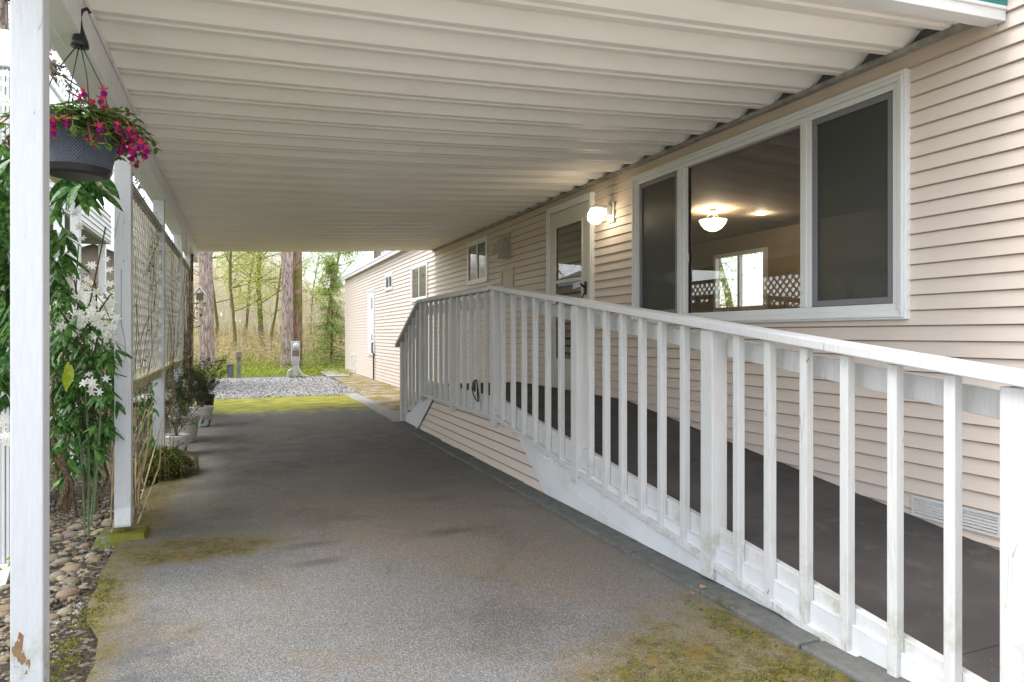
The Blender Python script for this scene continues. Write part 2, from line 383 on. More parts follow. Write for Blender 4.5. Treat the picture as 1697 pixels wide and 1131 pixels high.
# terrain: one sheet to the horizon, rising softly behind the trees
m=MB(); xs=[-400,-120,-60,-30,-15,-8,-4,0,4,8,15,30,60,120,400]; ys=[-400,-100,-30,-5,5,15,22,26,30,35,42,50,60,80,120,200,400]
def gz(x,y):
    z=-.10
    if y>26: z+=min(2.6,(y-26)*.07)
    if x<-5 or x>14: z+=.0
    return z
idx={}
for j,y in enumerate(ys):
    for i,x in enumerate(xs): idx[i,j]=len(m.v); m.v.append((x,y,gz(x,y)))
for j in range(len(ys)-1):
    for i in range(len(xs)-1): m.f.append((idx[i,j],idx[i+1,j],idx[i+1,j+1],idx[i,j+1])); m.mi.append(0)
m.build('ground',GROUNDM,smooth=True)['kind']='structure'
rr=random.Random(3)
left=[(-.62+rr.uniform(-.05,.05)+(.10 if y<3.3 else 0)-(.12 if y>10 else 0),y) for y in np.arange(14.1,-8.1,-.22)]
sheet('driveway',[(2.0,-8),(2.0,9.4),(2.06,14.15)]+left,0.0,ASPH)
sheet('bounce_sheet',[(-5,-7.9),(6,-7.9),(6,.6),(-5,.6)],.008,conc_mat('pale bounce concrete',(.42,.41,.39),.0))  # unseen pale sheet added to bounce light up to the carport ceiling
sheet('road',[(-25,-22),(25,-22),(25,-8),(-25,-8)],0.0,conc_mat('road concrete',(.36,.35,.33),.0))
m=MB(); yy=list(np.arange(-1,9.4,.6))
for a,b in zip(yy[:-1],yy[1:]):
    zt=.022+rr.uniform(-.004,.004); xo=1.985+rr.uniform(-.006,.006)
    m.box(xo,2.17,a+.004,b-.004,-.05,zt)
k=m.build('kerb',CONC,bevel=.01); k['kind']='structure'
# gravel yard
poly=[(2.3,14.0),(2.62,20.2),(1.6,20.9),(-.2,20.4),(-2.5,20.0),(-2.6,14.0)]
sheet('gravel_yard',poly,.004,GRAVELM)
sheet('path',[(2.1,9.2),(3.9,9.2),(3.9,24.5),(2.75,24.5),(2.3,14)],.012,PATHM)
m=MB()
for k,(a,b) in enumerate(((19.6,20.4),(20.5,21.3),(21.4,22.2))): m.box(2.42+.03*k,3.0,a,b,.0,.045)
tag(m.build('stepping_slabs',PATHM2,bevel=.01),kind='structure')
m=MB(); m.box(2.02,2.28,9.2,14.0,-.03,.018); tag(m.build('path_edging',PATHM2,bevel=.006),kind='structure')
# planting bed
m=MB(); n=len(m.v); nx,ny=16,60
for j in range(ny):
    for i in range(nx):
        x=-3.2+i*2.88/(nx-1); y=-1+j*13/(ny-1)
        z=-.02 if x>-.75 else -.02-min(.02,(-.75-x)*.1); z+=rr.uniform(-.012,.012)
        m.v.append((x,y,z-.012))
for j in range(ny-1):
    for i in range(nx-1): m.f.append((j*nx+i,j*nx+i+1,(j+1)*nx+i+1,(j+1)*nx+i)); m.mi.append(0)
m.build('planting_bed',SOIL,smooth=True)['kind']='structure'
# gravel scatter
def stones(name,region,n,s0,s1,mat,zf,seed=1):
    r=random.Random(seed); m=MB()
    for _ in range(n):
        x,y=region(r); s=r.uniform(s0,s1); z=zf(x,y)
        a=r.uniform(0,6.3); pts=[]
        for k in range(4): t=a+k*1.57+r.uniform(-.4,.4); pts.append((x+s*math.cos(t)*r.uniform(.7,1.1),y+s*math.sin(t)*r.uniform(.7,1.1),z+s*r.uniform(.1,.3)))
        top=(x+r.uniform(-.3,.3)*s,y+r.uniform(-.3,.3)*s,z+s*r.uniform(.5,.9)); b=len(m.v)
        m.v+=pts+[top]+[(p[0],p[1],z-.004) for p in pts]
        for k in range(4):
            j=(k+1)%4; m.f.append((b+k,b+j,b+4)); m.f.append((b+5+k,b+5+j,b+j,b+k)); m.mi+=[0,0]
    return m.build(name,mat)
tag(stones('gravel',lambda r:(r.uniform(-2.4,2.4),13.98+6.2*r.random()**1.2-(.35*r.random()**3)),9500,.018,.045,STONEM,lambda x,y:.0),kind='stuff')
tag(stones('loose_grit',lambda r:(r.uniform(-.5,1.95),1.0+4.6*r.random()**1.8),1300,.0012,.0032,STONEM,lambda x,y:.0,2),kind='stuff')
tag(stones('bed_pebbles',lambda r:(r.uniform(-2.4,-.62),1.6+4.5*r.random()),7500,.006,.018,PEBM,lambda x,y:-.03-max(0,min(.02,(-.75-x)*.1)),4),kind='stuff')
# river rocks, each its own
def rock_mesh(seed):
    r=random.Random(seed); m=MB(); n=10; prof=[]
    ph=[r.uniform(0,6.3) for _ in range(4)]; 
    for i in range(7):
        a=math.pi*i/6; prof.append((max(.02,math.sin(a)**.8),-.5*math.cos(a)*r.uniform(.9,1.05)))
    m.lathe(prof,(0,0,0),12,lambda k,z:1+.13*math.sin(2*math.pi*k/12*2+ph[0]+z*2)+.08*math.sin(2*math.pi*k/12*3+ph[1]+z*5)+.04*math.sin(k*5+z*9))
    return m
rocks=[]
r=random.Random(11)
protos=[]
for k in range(5):
    o=rock_mesh(k).build('river_rock',ROCKM,smooth=True,origin=(0,0,0)); protos.append(o)
placed=[]; cnt=0; tries=0
while cnt<296 and tries<20000:
    tries+=1
    y=1.8+3.6*r.random()**1.1; x=-.68-(.62*r.random()**1.2); s=r.choice([.014,.017,.02,.024,.028,.034])*r.uniform(.85,1.25)
    if y>3.7: s*=1.5
    if x>-.60-s*.6: continue
    if abs(x+.62)<.13+s and abs(y-4.65)<.14+s: continue
    if abs(x+.62)<.10+s and abs(y-2.65)<.1+s: continue
    if any((x-a)**2+(y-b)**2<(.68*(s+c))**2 for a,b,c in placed): continue
    placed.append((x,y,s))
    o=protos[cnt] if cnt<5 else protos[cnt%5].copy()
    if cnt>=5: COL.objects.link(o)
    o.location=(x,y,-.035-max(0,min(.02,(-.75-x)*.1))+s*.10); o.scale=(s*r.uniform(.9,1.25),s*r.uniform(.8,1.1),s*r.uniform(.9,1.2))
    o.rotation_euler=(r.uniform(-.35,.35),r.uniform(-.35,.35),r.uniform(0,6.3))
    tag(o,'rounded river rock lying in the planting bed beside the driveway','rock','river rocks in the planting bed'); cnt+=1
# moss
def moss(name,pts,seed=5,h=.010):
    r=random.Random(seed); m=MB()
    for (cx,cy,rx,ry,n,z0) in pts:
        for _ in range(n):
            a=r.uniform(0,6.3); q=math.sqrt(r.random()); x=cx+rx*q*math.cos(a)+r.gauss(0,.02); y=cy+ry*q*math.sin(a)+r.gauss(0,.02)
            if z0>=0 and math.sin(x*31+math.sin(y*23)*2)+math.sin(y*37+x*11)<-.2: continue
            hh=h*r.uniform(.4,1.3)*(1.2-q*.7); w=.0035; b=r.uniform(0,6.3)
            dx,dy=math.cos(b)*w,math.sin(b)*w; lx,ly=r.uniform(-1,1)*hh*.8,r.uniform(-1,1)*hh*.8
            m.face([(x-dx,y-dy,z0),(x+dx,y+dy,z0),(x+lx,y+ly,z0+hh)])
    return m.build(name,MOSSM)
tag(moss('moss',[(-.54,2.25,.08,.42,3600,0),(-.61,2.9,.06,.4,1800,0),(-.58,3.55,.05,.4,1000,0),(-.52,1.75,.12,.3,1800,0),(1.78,1.62,.28,.34,6000,0),(1.45,2.05,.18,.16,700,0),(-.80,2.55,.13,.22,3800,-.03),(1.9,2.3,.08,.3,900,0)]),kind='stuff')
# leaf litter
r=random.Random(21); m=MB()
for _ in range(420):
    x=r.uniform(-.5,1.95); y=1.2+3.4*r.random()**1.5
    if r.random()<.55: x=1.7+r.gauss(0,.25); y=1.8+r.gauss(0,.3)
    if x>1.98: continue
    a=r.uniform(0,6.3); m.leaf((x,y,.006+r.random()*.004),(math.cos(a),math.sin(a),.05),(-math.sin(a),math.cos(a),0),r.uniform(.008,.03),.0025,.0,2)
r=random.Random(22)
for _ in range(900):
    x=-.66-r.random()*.9; y=1.7+3.8*r.random(); a=r.uniform(0,6.3); m.leaf((x,y,-.02+r.random()*.02),(math.cos(a),math.sin(a),r.uniform(-.1,.3)),(-math.sin(a),math.cos(a),0),r.uniform(.01,.04),r.uniform(.003,.012),.2,2)
tag(m.build('needle_litter',simple('dry needle',(.30,.17,.08),.9,.3,30)),kind='stuff')
m=MB()
for p,a,L in ((G(1160,982),.3,.05),(G(1150,992),2.0,.04)): m.leaf((p.x,p.y,.02),(math.cos(a),math.sin(a),.3),(-math.sin(a),math.cos(a),.2),L,.03,.6,4)
tag(m.build('dry_leaf',simple('dry leaf',(.36,.22,.13),.8,.2,30)),'curled brown dry leaf lying by the ramp kerb','leaf')

# ------------------------------------------------------------------ mobile home
XW=3.45; CO=.0835
def lap(m,xw,rects,phase=0.,out=.019,axis='x',sgn=-1):
    """lap courses; axis x: wall in plane x=xw, courses run in y."""
    for (a,b,z0,z1) in rects:
        k=math.floor((z0-phase)/CO); z=phase+k*CO
        while z<z1-1e-4:
            lo=max(z,z0); hi=min(z+CO,z1)
            f=lambda zz:out*(1-(zz-z)/CO)*.9+.001
            pl,ph=xw+sgn*f(lo),xw+sgn*f(hi)
            if axis=='x':
                q=[(pl,a,lo),(pl,b,lo),(ph,b,hi),(ph,a,hi)]; l=[(xw,a,lo),(xw,b,lo),(pl,b,lo),(pl,a,lo)]
                if b-a>2.5:
                    ys=a+(b-a)*(.5+.35*math.sin(k//2*7.3+a)); e=.0022
                    m.face([(pl-e,ys,lo),(ph-e,ys,hi),(ph-e*.2,ys-.9,hi),(pl-e*.2,ys-.9,lo)][::-1]); m.face([(pl-e,ys,lo),(pl,ys+.0005,lo),(ph,ys+.0005,hi),(ph-e,ys,hi)])
            else:
                q=[(a,pl,lo),(b,pl,lo),(b,ph,hi),(a,ph,hi)]; l=[(a,xw,lo),(b,xw,lo),(b,pl,lo),(a,pl,lo)]
            m.face(q if sgn<0 and axis=='y' or sgn>0 and axis=='x' else q[::-1]); m.face(l)
            z+=CO
home=thing('mobile_home',(XW+2.5,11,0),'long single storey home clad in beige lap siding along the right side of the drive','house')
m=MB(); HY0,HY1=-1.2,23.5; BW=(2.72,5.40,1.345,2.615)
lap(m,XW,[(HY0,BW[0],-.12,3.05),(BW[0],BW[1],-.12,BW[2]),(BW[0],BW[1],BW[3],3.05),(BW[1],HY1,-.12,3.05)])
XB=9.6
# inner shell
def wall_holes(m,x,y0,y1,z0,z1,h):
    m.box(x[0],x[1],y0,h[0],z0,z1); m.box(x[0],x[1],h[1],y1,z0,z1); m.box(x[0],x[1],h[0],h[1],z0,h[2]); m.box(x[0],x[1],h[0],h[1],h[3],z1)
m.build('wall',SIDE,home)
m=MB(); wall_holes(m,(XW+.003,XW+.09),HY0,HY1-.1,-.15,3.05,BW)
RW=(8.7,10.0,1.62,2.62)
wall_holes(m,(8.0,8.09),HY0,HY1-.1,.4,3.05,RW)
m.build('inner_wall',ROOMM,home)
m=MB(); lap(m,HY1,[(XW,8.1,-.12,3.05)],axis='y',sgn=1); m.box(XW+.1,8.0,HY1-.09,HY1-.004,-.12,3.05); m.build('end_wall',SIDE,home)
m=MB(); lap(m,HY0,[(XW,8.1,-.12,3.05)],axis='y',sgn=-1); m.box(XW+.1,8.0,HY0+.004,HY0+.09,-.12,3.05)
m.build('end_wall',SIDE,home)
m=MB(); m.box(XW+.09,8.0,HY0+.1,HY1-.1,2.90,2.94); m.build('room_ceiling',ROOMC,home)
m=MB(); m.box(XW+.09,8.0,HY0+.1,HY1-.1,.50,.56); m.build('room_floor',ROOMF,home)
m=MB(); m.box(XW+.09,8.0,11.2,11.3,.56,2.9); m.box(XW+.09,8.0,1.2,1.3,.56,2.9); m.build('partition',ROOMM,home)
m=MB(); m.prism_x([(0,0),(1,0),(1,1),(0,1)],0,1) if False else None
SHING=simple('roof shingle',(.10,.10,.10),.9,.3,20)
m=MB(); xm=(XW+8.1)/2
m.hexa([(XW-.10,HY0-.1,3.10),(xm,HY0-.1,3.75),(xm,HY1+.12,3.75),(XW-.10,HY1+.12,3.10)],[(XW-.10,HY0-.1,3.14),(xm,HY0-.1,3.79),(xm,HY1+.12,3.79),(XW-.10,HY1+.12,3.14)])
m.hexa([(xm,HY0-.1,3.75),(8.2,HY0-.1,3.10),(8.2,HY1+.12,3.10),(xm,HY1+.12,3.75)],[(xm,HY0-.1,3.79),(8.2,HY0-.1,3.14),(8.2,HY1+.12,3.14),(xm,HY1+.12,3.79)])
roof=m.build('roof',SHING,home)
m=MB(); m.box(XW-.135,XW-.10,HY0-.1,HY1+.13,3.02,3.13); m.box(XW-.10,XW-.0,HY0-.1,HY1+.12,3.055,3.075)
m.box(XW-.150,XW-.136,HY0-.1,HY1+.13,3.10,3.145); m.build('fascia',VINYL,roof)
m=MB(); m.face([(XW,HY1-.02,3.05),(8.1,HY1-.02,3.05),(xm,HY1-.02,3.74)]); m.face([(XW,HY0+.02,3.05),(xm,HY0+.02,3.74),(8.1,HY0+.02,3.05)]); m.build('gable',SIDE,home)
m=MB(); m.box(XW-.022,XW-.0,HY1-.06,HY1+.0,-.12,3.05); m.build('corner_trim',VINYL,home)
# tan board under carport flashing
m=MB(); m.box(XW-.026,XW-.019,2.19,12.3,2.672,2.742); m.build('flashing_board',TAN,home)
def pane(name,mat,par,x,a,b,c,d):
    m=MB(); m.face([(x,a,c),(x,a,d),(x,b,d),(x,b,c)]); return m.build(name,mat,par)
def frame(m,y0,y1,z0,z1,w,x0,x1,wb=None):
    wb=wb or w
    m.box(x0,x1,y0,y0+w,z0+wb,z1-w); m.box(x0,x1,y1-w,y1,z0+wb,z1-w); m.box(x0,x1,y0,y1,z1-w,z1); m.box(x0,x1,y0,y1,z0,z0+wb)
# --- big picture window
m=MB(); frame(m,2.66,5.45,1.285,2.665,.055,XW-.045,XW+.003,.055); frame(m,2.672,5.438,1.297,2.653,.018,XW-.056,XW-.045)
win=m.build('picture_window',VINYL,home,bevel=.004); tag(win,'wide three part white framed window')
m=MB(); frame(m,2.715,5.395,1.34,2.61,.035,XW-.030,XW+.05)
for c in (3.384,4.727): m.box(XW-.030,XW+.05,c-.045,c+.045,1.375,2.575); m.box(XW-.037,XW-.030,c-.014,c+.014,1.375,2.575)
m.build('frame',VINYL,win,bevel=.003)
pane('pane',GLASS,win,XW+.012,3.429,4.682,1.375,2.575)
m=MB(); m.box(XW-.012,XW-.002,4.655,4.68,1.375,2.575); m.box(XW-.018,XW-.006,4.64,4.665,1.80,1.86); m.build('latch_strip',VINYL,win)
for (a,b) in ((2.75,3.339),(4.772,5.36)):
    pane('pane',GLASS,win,XW+.012,a,b,1.375,2.575)
    m=MB(); frame(m,a+.004,b-.004,1.379,2.571,.035,XW-.022,XW-.008); s=m.build('screen_frame',SCRF,win,bevel=.002)
    pane('screen',SCREEN,win,XW-.013,a+.03,b-.03,1.40,2.55)
# --- room: far window, lamp, recessed lights
m=MB(); frame(m,RW[0],RW[1],RW[2],RW[3],.06,7.95,8.02); m.box(7.96,8.03,9.33,9.38,RW[2]+.06,RW[3]-.06)
w2=m.build('back_window',VINYL,home)
pane('pane',GLASS,w2,8.04,RW[0]+.05,RW[1]-.05,RW[2]+.05,RW[3]-.05)
for (px,dd) in ((1180,9.47),(1261,9.57)):
    p=P(px,352,dd); m=MB(); m.lathe([(.09,0),(.085,-.006),(.06,-.004)],(p.x,p.y,2.897),20); q=m.build('recessed_light',VINYL,home)
    m=MB(); m.lathe([(.06,0),(.058,-.004)],(p.x,p.y,2.892),20); m.build('lamp_disc',CANL,q)
p=P(1181,372,9.25)
lamp=thing('pendant_lamp',(p.x,p.y,2.9),'lit alabaster bowl lamp hanging from the ceiling inside the picture window','lamp')
m=MB(); m.lathe([(.17,.0),(.185,.012),(.16,-.045),(.115,-.10),(.05,-.135),(.01,-.142)],(p.x,p.y,2.74),28); m.build('bowl',BOWL,lamp,smooth=True)
m=MB()
for k in range(3):
    a=k*2.094; m.tube([(p.x+.15*math.cos(a),p.y+.15*math.sin(a),2.75),(p.x,p.y,2.87)],.003,5)
m.lathe([(.05,0),(.05,.03)],(p.x,p.y,2.868),16); m.build('hanger',simple('bronze',(.12,.08,.05),.4,.1),lamp)
# furniture silhouettes inside
m=MB(); m.box(5.2,6.6,4.2,6.9,.56,1.32); m.box(5.2,5.35,4.2,6.9,1.32,1.40)
# --- door
dy0,dy1,dz0,dz1=6.22,7.32,.56,2.68
m=MB(); w=.075
m.box(XW-.045,XW,dy0,dy0+w,dz0,dz1-w); m.box(XW-.045,XW,dy1-w,dy1,dz0,dz1-w); m.box(XW-.045,XW,dy0,dy1,dz1-w,dz1); m.box(XW-.056,XW-.045,dy0+.01,dy0+.03,dz0,dz1-.01); m.box(XW-.056,XW-.045,dy1-.03,dy1-.01,dz0,dz1-.01)
door=m.build('door',VINYL,home,bevel=.003)
a,b,zt=dy0+w+.006,dy1-w-.006,dz1-w-.006
m=MB(); gy0,gy1=a+.14,b-.14; gz0,gz1=.92,zt-.17
m.box(XW-.034,XW-.006,a,gy0,dz0+.03,zt); m.box(XW-.034,XW-.006,gy1,b,dz0+.03,zt); m.box(XW-.034,XW-.006,gy0,gy1,gz1,zt); m.box(XW-.034,XW-.006,gy0,gy1,dz0+.03,gz0)
frame(m,gy0-.012,gy1+.012,gz0-.012,gz1+.012,.026,XW-.044,XW-.034)
zmid=1.80; m.box(XW-.042,XW-.010,gy0,gy1,zmid-.02,zmid+.02)
m.build('door_leaf',DOORM,door,bevel=.003)
m=MB()
for k in range(36):
    z=gz1-.01-k*.017
    if z<zmid+.23: break
    m.hexa([(XW-.0085,gy0,z-.011),(XW-.0065,gy0,z-.011),(XW-.0065,gy1,z-.011),(XW-.0085,gy1,z-.011)],[(XW-.012,gy0,z),(XW-.010,gy0,z),(XW-.010,gy1,z),(XW-.012,gy1,z)])
m.build('blind',BLIND,door)
m=MB(); m.box(XW-.006,XW-.004,gy0,gy1,gz0,gz1); m.build('dark_backing',DPANE,door)
pane('pane',GLASS,door,XW-.022,gy0,gy1,zmid+.02,gz1); pane('pane',GLASS,door,XW-.024,gy0,gy1,gz0,zmid-.02)
m=MB(); hy=a+.06; m.box(XW-.052,XW-.035,hy-.018,hy+.018,1.62,1.76); m.tube([(XW-.05,hy,1.70),(XW-.085,hy,1.72),(XW-.09,hy+.01,1.74)],.012,8); m.tube([(XW-.055,hy,1.64),(XW-.085,hy-.005,1.58),(XW-.08,hy-.015,1.50),(XW-.06,hy-.03,1.46)],.007,8); m.build('handle',BLACK,door,smooth=False)
# --- windows further along
def small_window(y0,y1,z0,z1,split=True,name='window'):
    m=MB(); frame(m,y0,y1,z0,z1,.06,XW-.04,XW); f=m.build(name,VINYL,home,bevel=.003)
    m=MB(); yi0,yi1,zi0,zi1=y0+.06,y1-.06,z0+.06,z1-.06
    if split: c=(y0+y1)/2; m.box(XW-.032,XW-.004,c-.018,c+.018,zi0,zi1)
    frame(m,yi0,yi1,zi0,zi1,.018,XW-.028,XW-.004); m.build('frame',VINYL,f)
    m=MB(); m.box(XW-.018,XW-.016,yi0+.01,yi1-.01,zi0+.01,zi1-.01); m.build('pane',DPANE,f)
small_window(9.41,10.34,1.98,2.66); small_window(12.8,14.1,1.88,2.62); small_window(15.95,16.8,2.27,2.66)
# far door
m=MB(); frame(m,18.22,19.16,.64,2.45,.07,XW-.045,XW); fd=m.build('side_door',VINYL,home,bevel=.003)
m=MB(); m.box(XW-.03,XW-.004,18.29,19.09,.71,2.38); m.build('door_leaf',VINYL,fd)
m=MB(); m.box(XW-.036,XW-.03,18.5,18.62,1.9,2.2); m.box(XW-.036,XW-.03,18.5,18.62,1.05,1.2); m.build('door_lite',SCRF,fd)
m=MB(); m.tube([(XW-.06,18.2,.98),(XW-.09,18.2,.98),(XW-.09,18.2,.72),(XW-.05,18.2,.70),(XW-.05,18.2,-.0)],.02,8); m.build('drain_pipe',BLACK,home)
# dryer vent hood, hatch, foundation vent, access panels
m=MB(); m.box(XW-.024,XW-.013,8.52,9.0,2.22,2.58)
m.hexa([(XW-.17,8.60,2.26),(XW-.02,8.60,2.26),(XW-.02,8.93,2.26),(XW-.17,8.93,2.26)],[(XW-.07,8.64,2.52),(XW-.02,8.64,2.52),(XW-.02,8.89,2.52),(XW-.07,8.89,2.52)]); m.box(XW-.175,XW-.16,8.60,8.93,2.23,2.29)
m.build('vent_hood',simple('vent metal',(.45,.43,.38),.4,.08,metal=.2),home,bevel=.004)
m=MB(); frame(m,8.42,8.86,1.80,2.10,.035,XW-.028,XW-.012); m.box(XW-.020,XW-.012,8.45,8.83,1.83,2.07); m.build('hatch',TAN,home)
m=MB(); frame(m,2.17,2.64,.215,.325,.014,XW-.026,XW-.010)
for k in range(5): z=.235+k*.016; m.hexa([(XW-.024,2.185,z),(XW-.020,2.185,z),(XW-.020,2.625,z),(XW-.024,2.625,z)],[(XW-.014,2.185,z+.011),(XW-.010,2.185,z+.011),(XW-.010,2.625,z+.011),(XW-.014,2.625,z+.011)])
for k in range(1,18): y=2.185+k*.0245; m.box(XW-.0255,XW-.024,y-.001,y+.001,.23,.31)
m.build('foundation_vent',simple('vent white metal',(.66,.65,.63),.4,.05),home)
m=MB()
for (a,b,c,d) in ((21.3,21.75,.10,.38),(21.85,22.2,.10,.55),(21.3,21.75,.42,.60)): frame(m,a,b,c,d,.035,XW-.03,XW-.01)
m.build('access_panel',VINYL,home)
# wall lamp
pl=Vector((XW,5.86,2.42))
wl=thing('wall_lamp',(XW-.01,5.86,2.36),'lit white globe porch lamp mounted between the door and the picture window','lamp')
m=MB(); m.box(XW-.034,XW-.014,5.80,5.92,2.30,2.50); m.build('backplate',DOORM,wl,bevel=.006)
m=MB(); m.prism_x([(5.825,2.37),(5.895,2.37),(5.895,2.465),(5.825,2.465)],XW-.10,XW-.034); m.box(XW-.245,XW-.10,5.815,5.905,2.425,2.455); m.build('bracket',VINYL,wl,bevel=.01)
m=MB(); m.tube([(XW-.215,5.86,2.424),(XW-.215,5.86,2.424-.02)],.05,20)
prof=[(max(.004,.078*math.sin(math.pi*k/14)),-.078*math.cos(math.pi*k/14)) for k in range(15)]
m=MB(); m.lathe(prof,(XW-.20,5.86,2.352),24); gl=m.build('globe',GLOBE,wl,smooth=True)

# ------------------------------------------------------------------ carport
cp=thing('carport',(1.4,7.2,0),'white carport with ribbed beige metal roof carried on wooden posts over the drive','carport')
RX0,RX1=-.72,XW-.03; RY0,RY1=2.24,12.28
rz=lambda x:2.56+.052*(x+.62)
prof=[(0,.062),(.078,0),(.118,0),(.123,.013),(.134,.013),(.150,0),(.190,0),(.255,.062)]
PER=.33
m=MB(); pts=[]; y=RY0
while y<RY1:
    for a,b in prof:
        if y+a<=RY1: pts.append((y+a,b))
    y+=PER
nx=12; base=0
rr=random.Random(9)
for i in range(nx+1):
    x=RX0+(RX1-RX0)*i/nx
    sag=-.022*math.sin(math.pi*i/nx)
    for (yy,zz) in pts: m.v.append((x,yy,rz(x)+zz+sag))
k=len(pts)
for i in range(nx):
    for j in range(k-1): m.f.append((i*k+j,(i+1)*k+j,(i+1)*k+j+1,i*k+j+1)); m.mi.append(0)
ro=m.build('roof',PAN,cp); s=ro.modifiers.new('t','SOLIDIFY'); s.thickness=.003; s.offset=1
m=MB(); m.box(-.645,-.56,2.25,12.2,2.37,2.555); m.box(-.70,-.648,2.2,12.28,2.39,2.54)
m.box(-.559,-.552,2.25,12.2,2.515,2.55); bm=m.build('beam',WHITE,cp,bevel=.004)
# wall channel and a dark strip standing in for shade in the rib gaps
m=MB(); m.box(XW-.075,XW-.028,RY0,RY1,rz(XW)-.030,rz(XW)-.004)
yy=RY0
while yy<RY1-.1: m.tube([(XW-.077,yy+.30,rz(XW)-.020),(XW-.083,yy+.30,rz(XW)-.020)],.006,6); yy+=PER/2
m.build('wall_channel',simple('weathered channel',(.30,.29,.27),.6,.3,10),cp)
m=MB(); m.box(XW-.040,XW-.016,RY0,RY1,rz(XW)-.004,rz(XW)+.078); m.build('rib_gap_shade',DARKM,cp)
# front gutter, teal cap
m=MB()
zl,zr=rz(-.72),rz(XW-.02)
def cross(m,y0,y1,a,b):
    m.hexa([(-.74,y0,zl+a),(XW-.016,y0,zr+a),(XW-.016,y1,zr+a),(-.74,y1,zl+a)],[(-.74,y0,zl+b),(XW-.016,y0,zr+b),(XW-.016,y1,zr+b),(-.74,y1,zl+b)])
cross(m,2.15,2.235,-.062,-.005); cross(m,2.138,2.149,-.012,.004); m.build('gutter',VINYL,cp,bevel=.003)
m=MB(); cross(m,2.145,2.235,.006,.12); m.build('teal_cap',simple('teal painted metal',(.02,.20,.20),.4,.1),cp)
m=MB(); cross(m,12.281,12.31,-.004,.05); m.build('rear_fascia',VINYL,cp)
PY=[2.65,4.65,6.68,8.82,11.0]
for i,y in enumerate(PY):
    m=MB(); x=-.62; h=.0445; z0=.02 if i==0 else .06
    m.box(x-h,x+h,y-h,y+h,z0,2.37); q=m.build('post',POSTM,cp,bevel=.005)
    if i==1:
        m=MB(); m.box(x-h+.004,x+h-.004,y-h-.004,y-h-.0005,.075,.175)
        for (a,b) in ((-.028,.15),(.0,.125),(.026,.155),(.022,.105),(-.025,.10)): m.tube([(x+a,y-h-.003,b),(x+a,y-h-.008,b)],.005,8)
        m.build('strap_plate',WHITE,q)
    m=MB()
    if i==0: m.box(x-.06,x+.06,y-.06,y+.06,-.06,.02)
    else:
        m.tube([(x,y,.02),(x,y,.062)],.012,8); m.hexa([(x-.16,y-.13,-.06),(x+.14,y-.15,-.06),(x+.15,y+.13,-.06),(x-.15,y+.14,-.06)],[(x-.125,y-.10,.028),(x+.12,y-.115,.034),(x+.12,y+.10,.03),(x-.12,y+.11,.026)])
    m.build('footing',FOOTM,q,bevel=.012)
# lattice panels
def lattice(y0,y1,z0,z1,label):
    T=thing('lattice_panel',(-.62,(y0+y1)/2,z0),label,'lattice','lattice panels between the carport posts')
    LM=LATM
    for sgn,xx in ((1,-.632),(-1,-.622)):
        m=MB(); st=.090; w=.0145
        c=y0-(z1-z0)*0-2
        u=-4.
        while u<4:
            # line z = z0 + sgn*(y - yc)
            yc=(y0+y1)/2+u; segs=[]
            if sgn>0: ya,yb=max(y0,yc),min(y1,yc+(z1-z0)); f=lambda y:z0+(y-yc)
            else: ya,yb=max(y0,yc-(z1-z0)),min(y1,yc); f=lambda y:z0-(y-yc)
            if yb-ya>.02:
                ww=w*1.414
                za,zb=f(ya),f(yb)
                m.hexa([(xx,ya,za-ww),(xx+.008,ya,za-ww),(xx+.008,yb,zb-ww),(xx,yb,zb-ww)],[(xx,ya,za+ww),(xx+.008,ya,za+ww),(xx+.008,yb,zb+ww),(xx,yb,zb+ww)])
            u+=st*1.414
        m.build('lattice',LM,T)
    m=MB(); m.box(-.645,-.598,y0,y1,z1-.005,z1+.055); m.box(-.60,-.59,y0,y1,z1+.015,z1+.055); m.build('top_rail',GREYW,T,bevel=.004)
    m=MB(); m.box(-.65,-.595,y0,y1,z0-.065,z0); m.box(-.60,-.58,y0,y1,z0-.012,z0+.01); m.build('bottom_rail',OLDW,T,bevel=.004)
LATM=simple('weathered lattice paint',(.86,.85,.77),.8,.08,6,60,.3,c2=(.50,.49,.28),cov=.64)
GREYW=simple('grey weathered board',(.40,.38,.33),.8,.2,8,60,.3); OLDW=simple('algae stained board',(.50,.48,.28),.8,.2,6,60,.3,c2=(.25,.25,.08),cov=.55)
labs=['nearest weathered lattice panel, between the second and third posts','middle vine covered lattice panel between the third and fourth posts','farthest lattice panel, thick with dry vine, before the last post']
for i in range(3): lattice(PY[i+1]+.046,PY[i+2]-.046,.90,2.09,labs[i])

# ------------------------------------------------------------------ ramp, landing and stair
rp=thing('entry_ramp',(2.6,5,0),'white railed wooden ramp and landing climbing to the house door','ramp')
XR=2.10; SL=.125; YB=5.6; ZD=.58
sz=lambda y: ZD if y>=YB else ZD-SL*(YB-y)
YS=8.30 # stair starts
Y0=.9
m=MB()
for a_,b_ in ((Y0,1.62),(1.62,2.84),(2.84,4.06),(4.06,5.28),(5.28,YB),(YB,6.95),(6.95,YS)): m.prism_x([(a_+.002,sz(a_)-.04),(a_+.002,sz(a_)),(b_-.002,sz(b_)),(b_-.002,sz(b_)-.04)][::-1],2.18,XW-.016)
m.build('deck',DECKM,rp)
m=MB()
for k,(a,zz) in enumerate(((YS,.42),(YS+.30,.28),(YS+.60,.14))): m.box(2.16,XW-.02,a,a+.30,0.02,zz)
m.build('stairs',SKIRTM,rp,bevel=.004)
kt=lambda y: sz(y)+.06
m=MB(); m.beam_yz(2.142,2.18,(Y0,kt(Y0)),(YB,kt(YB)),.17); m.box(2.142,2.18,YB+.001,YS,ZD-.11,ZD+.06); m.build('kerb_board',RAILM,rp,bevel=.003)
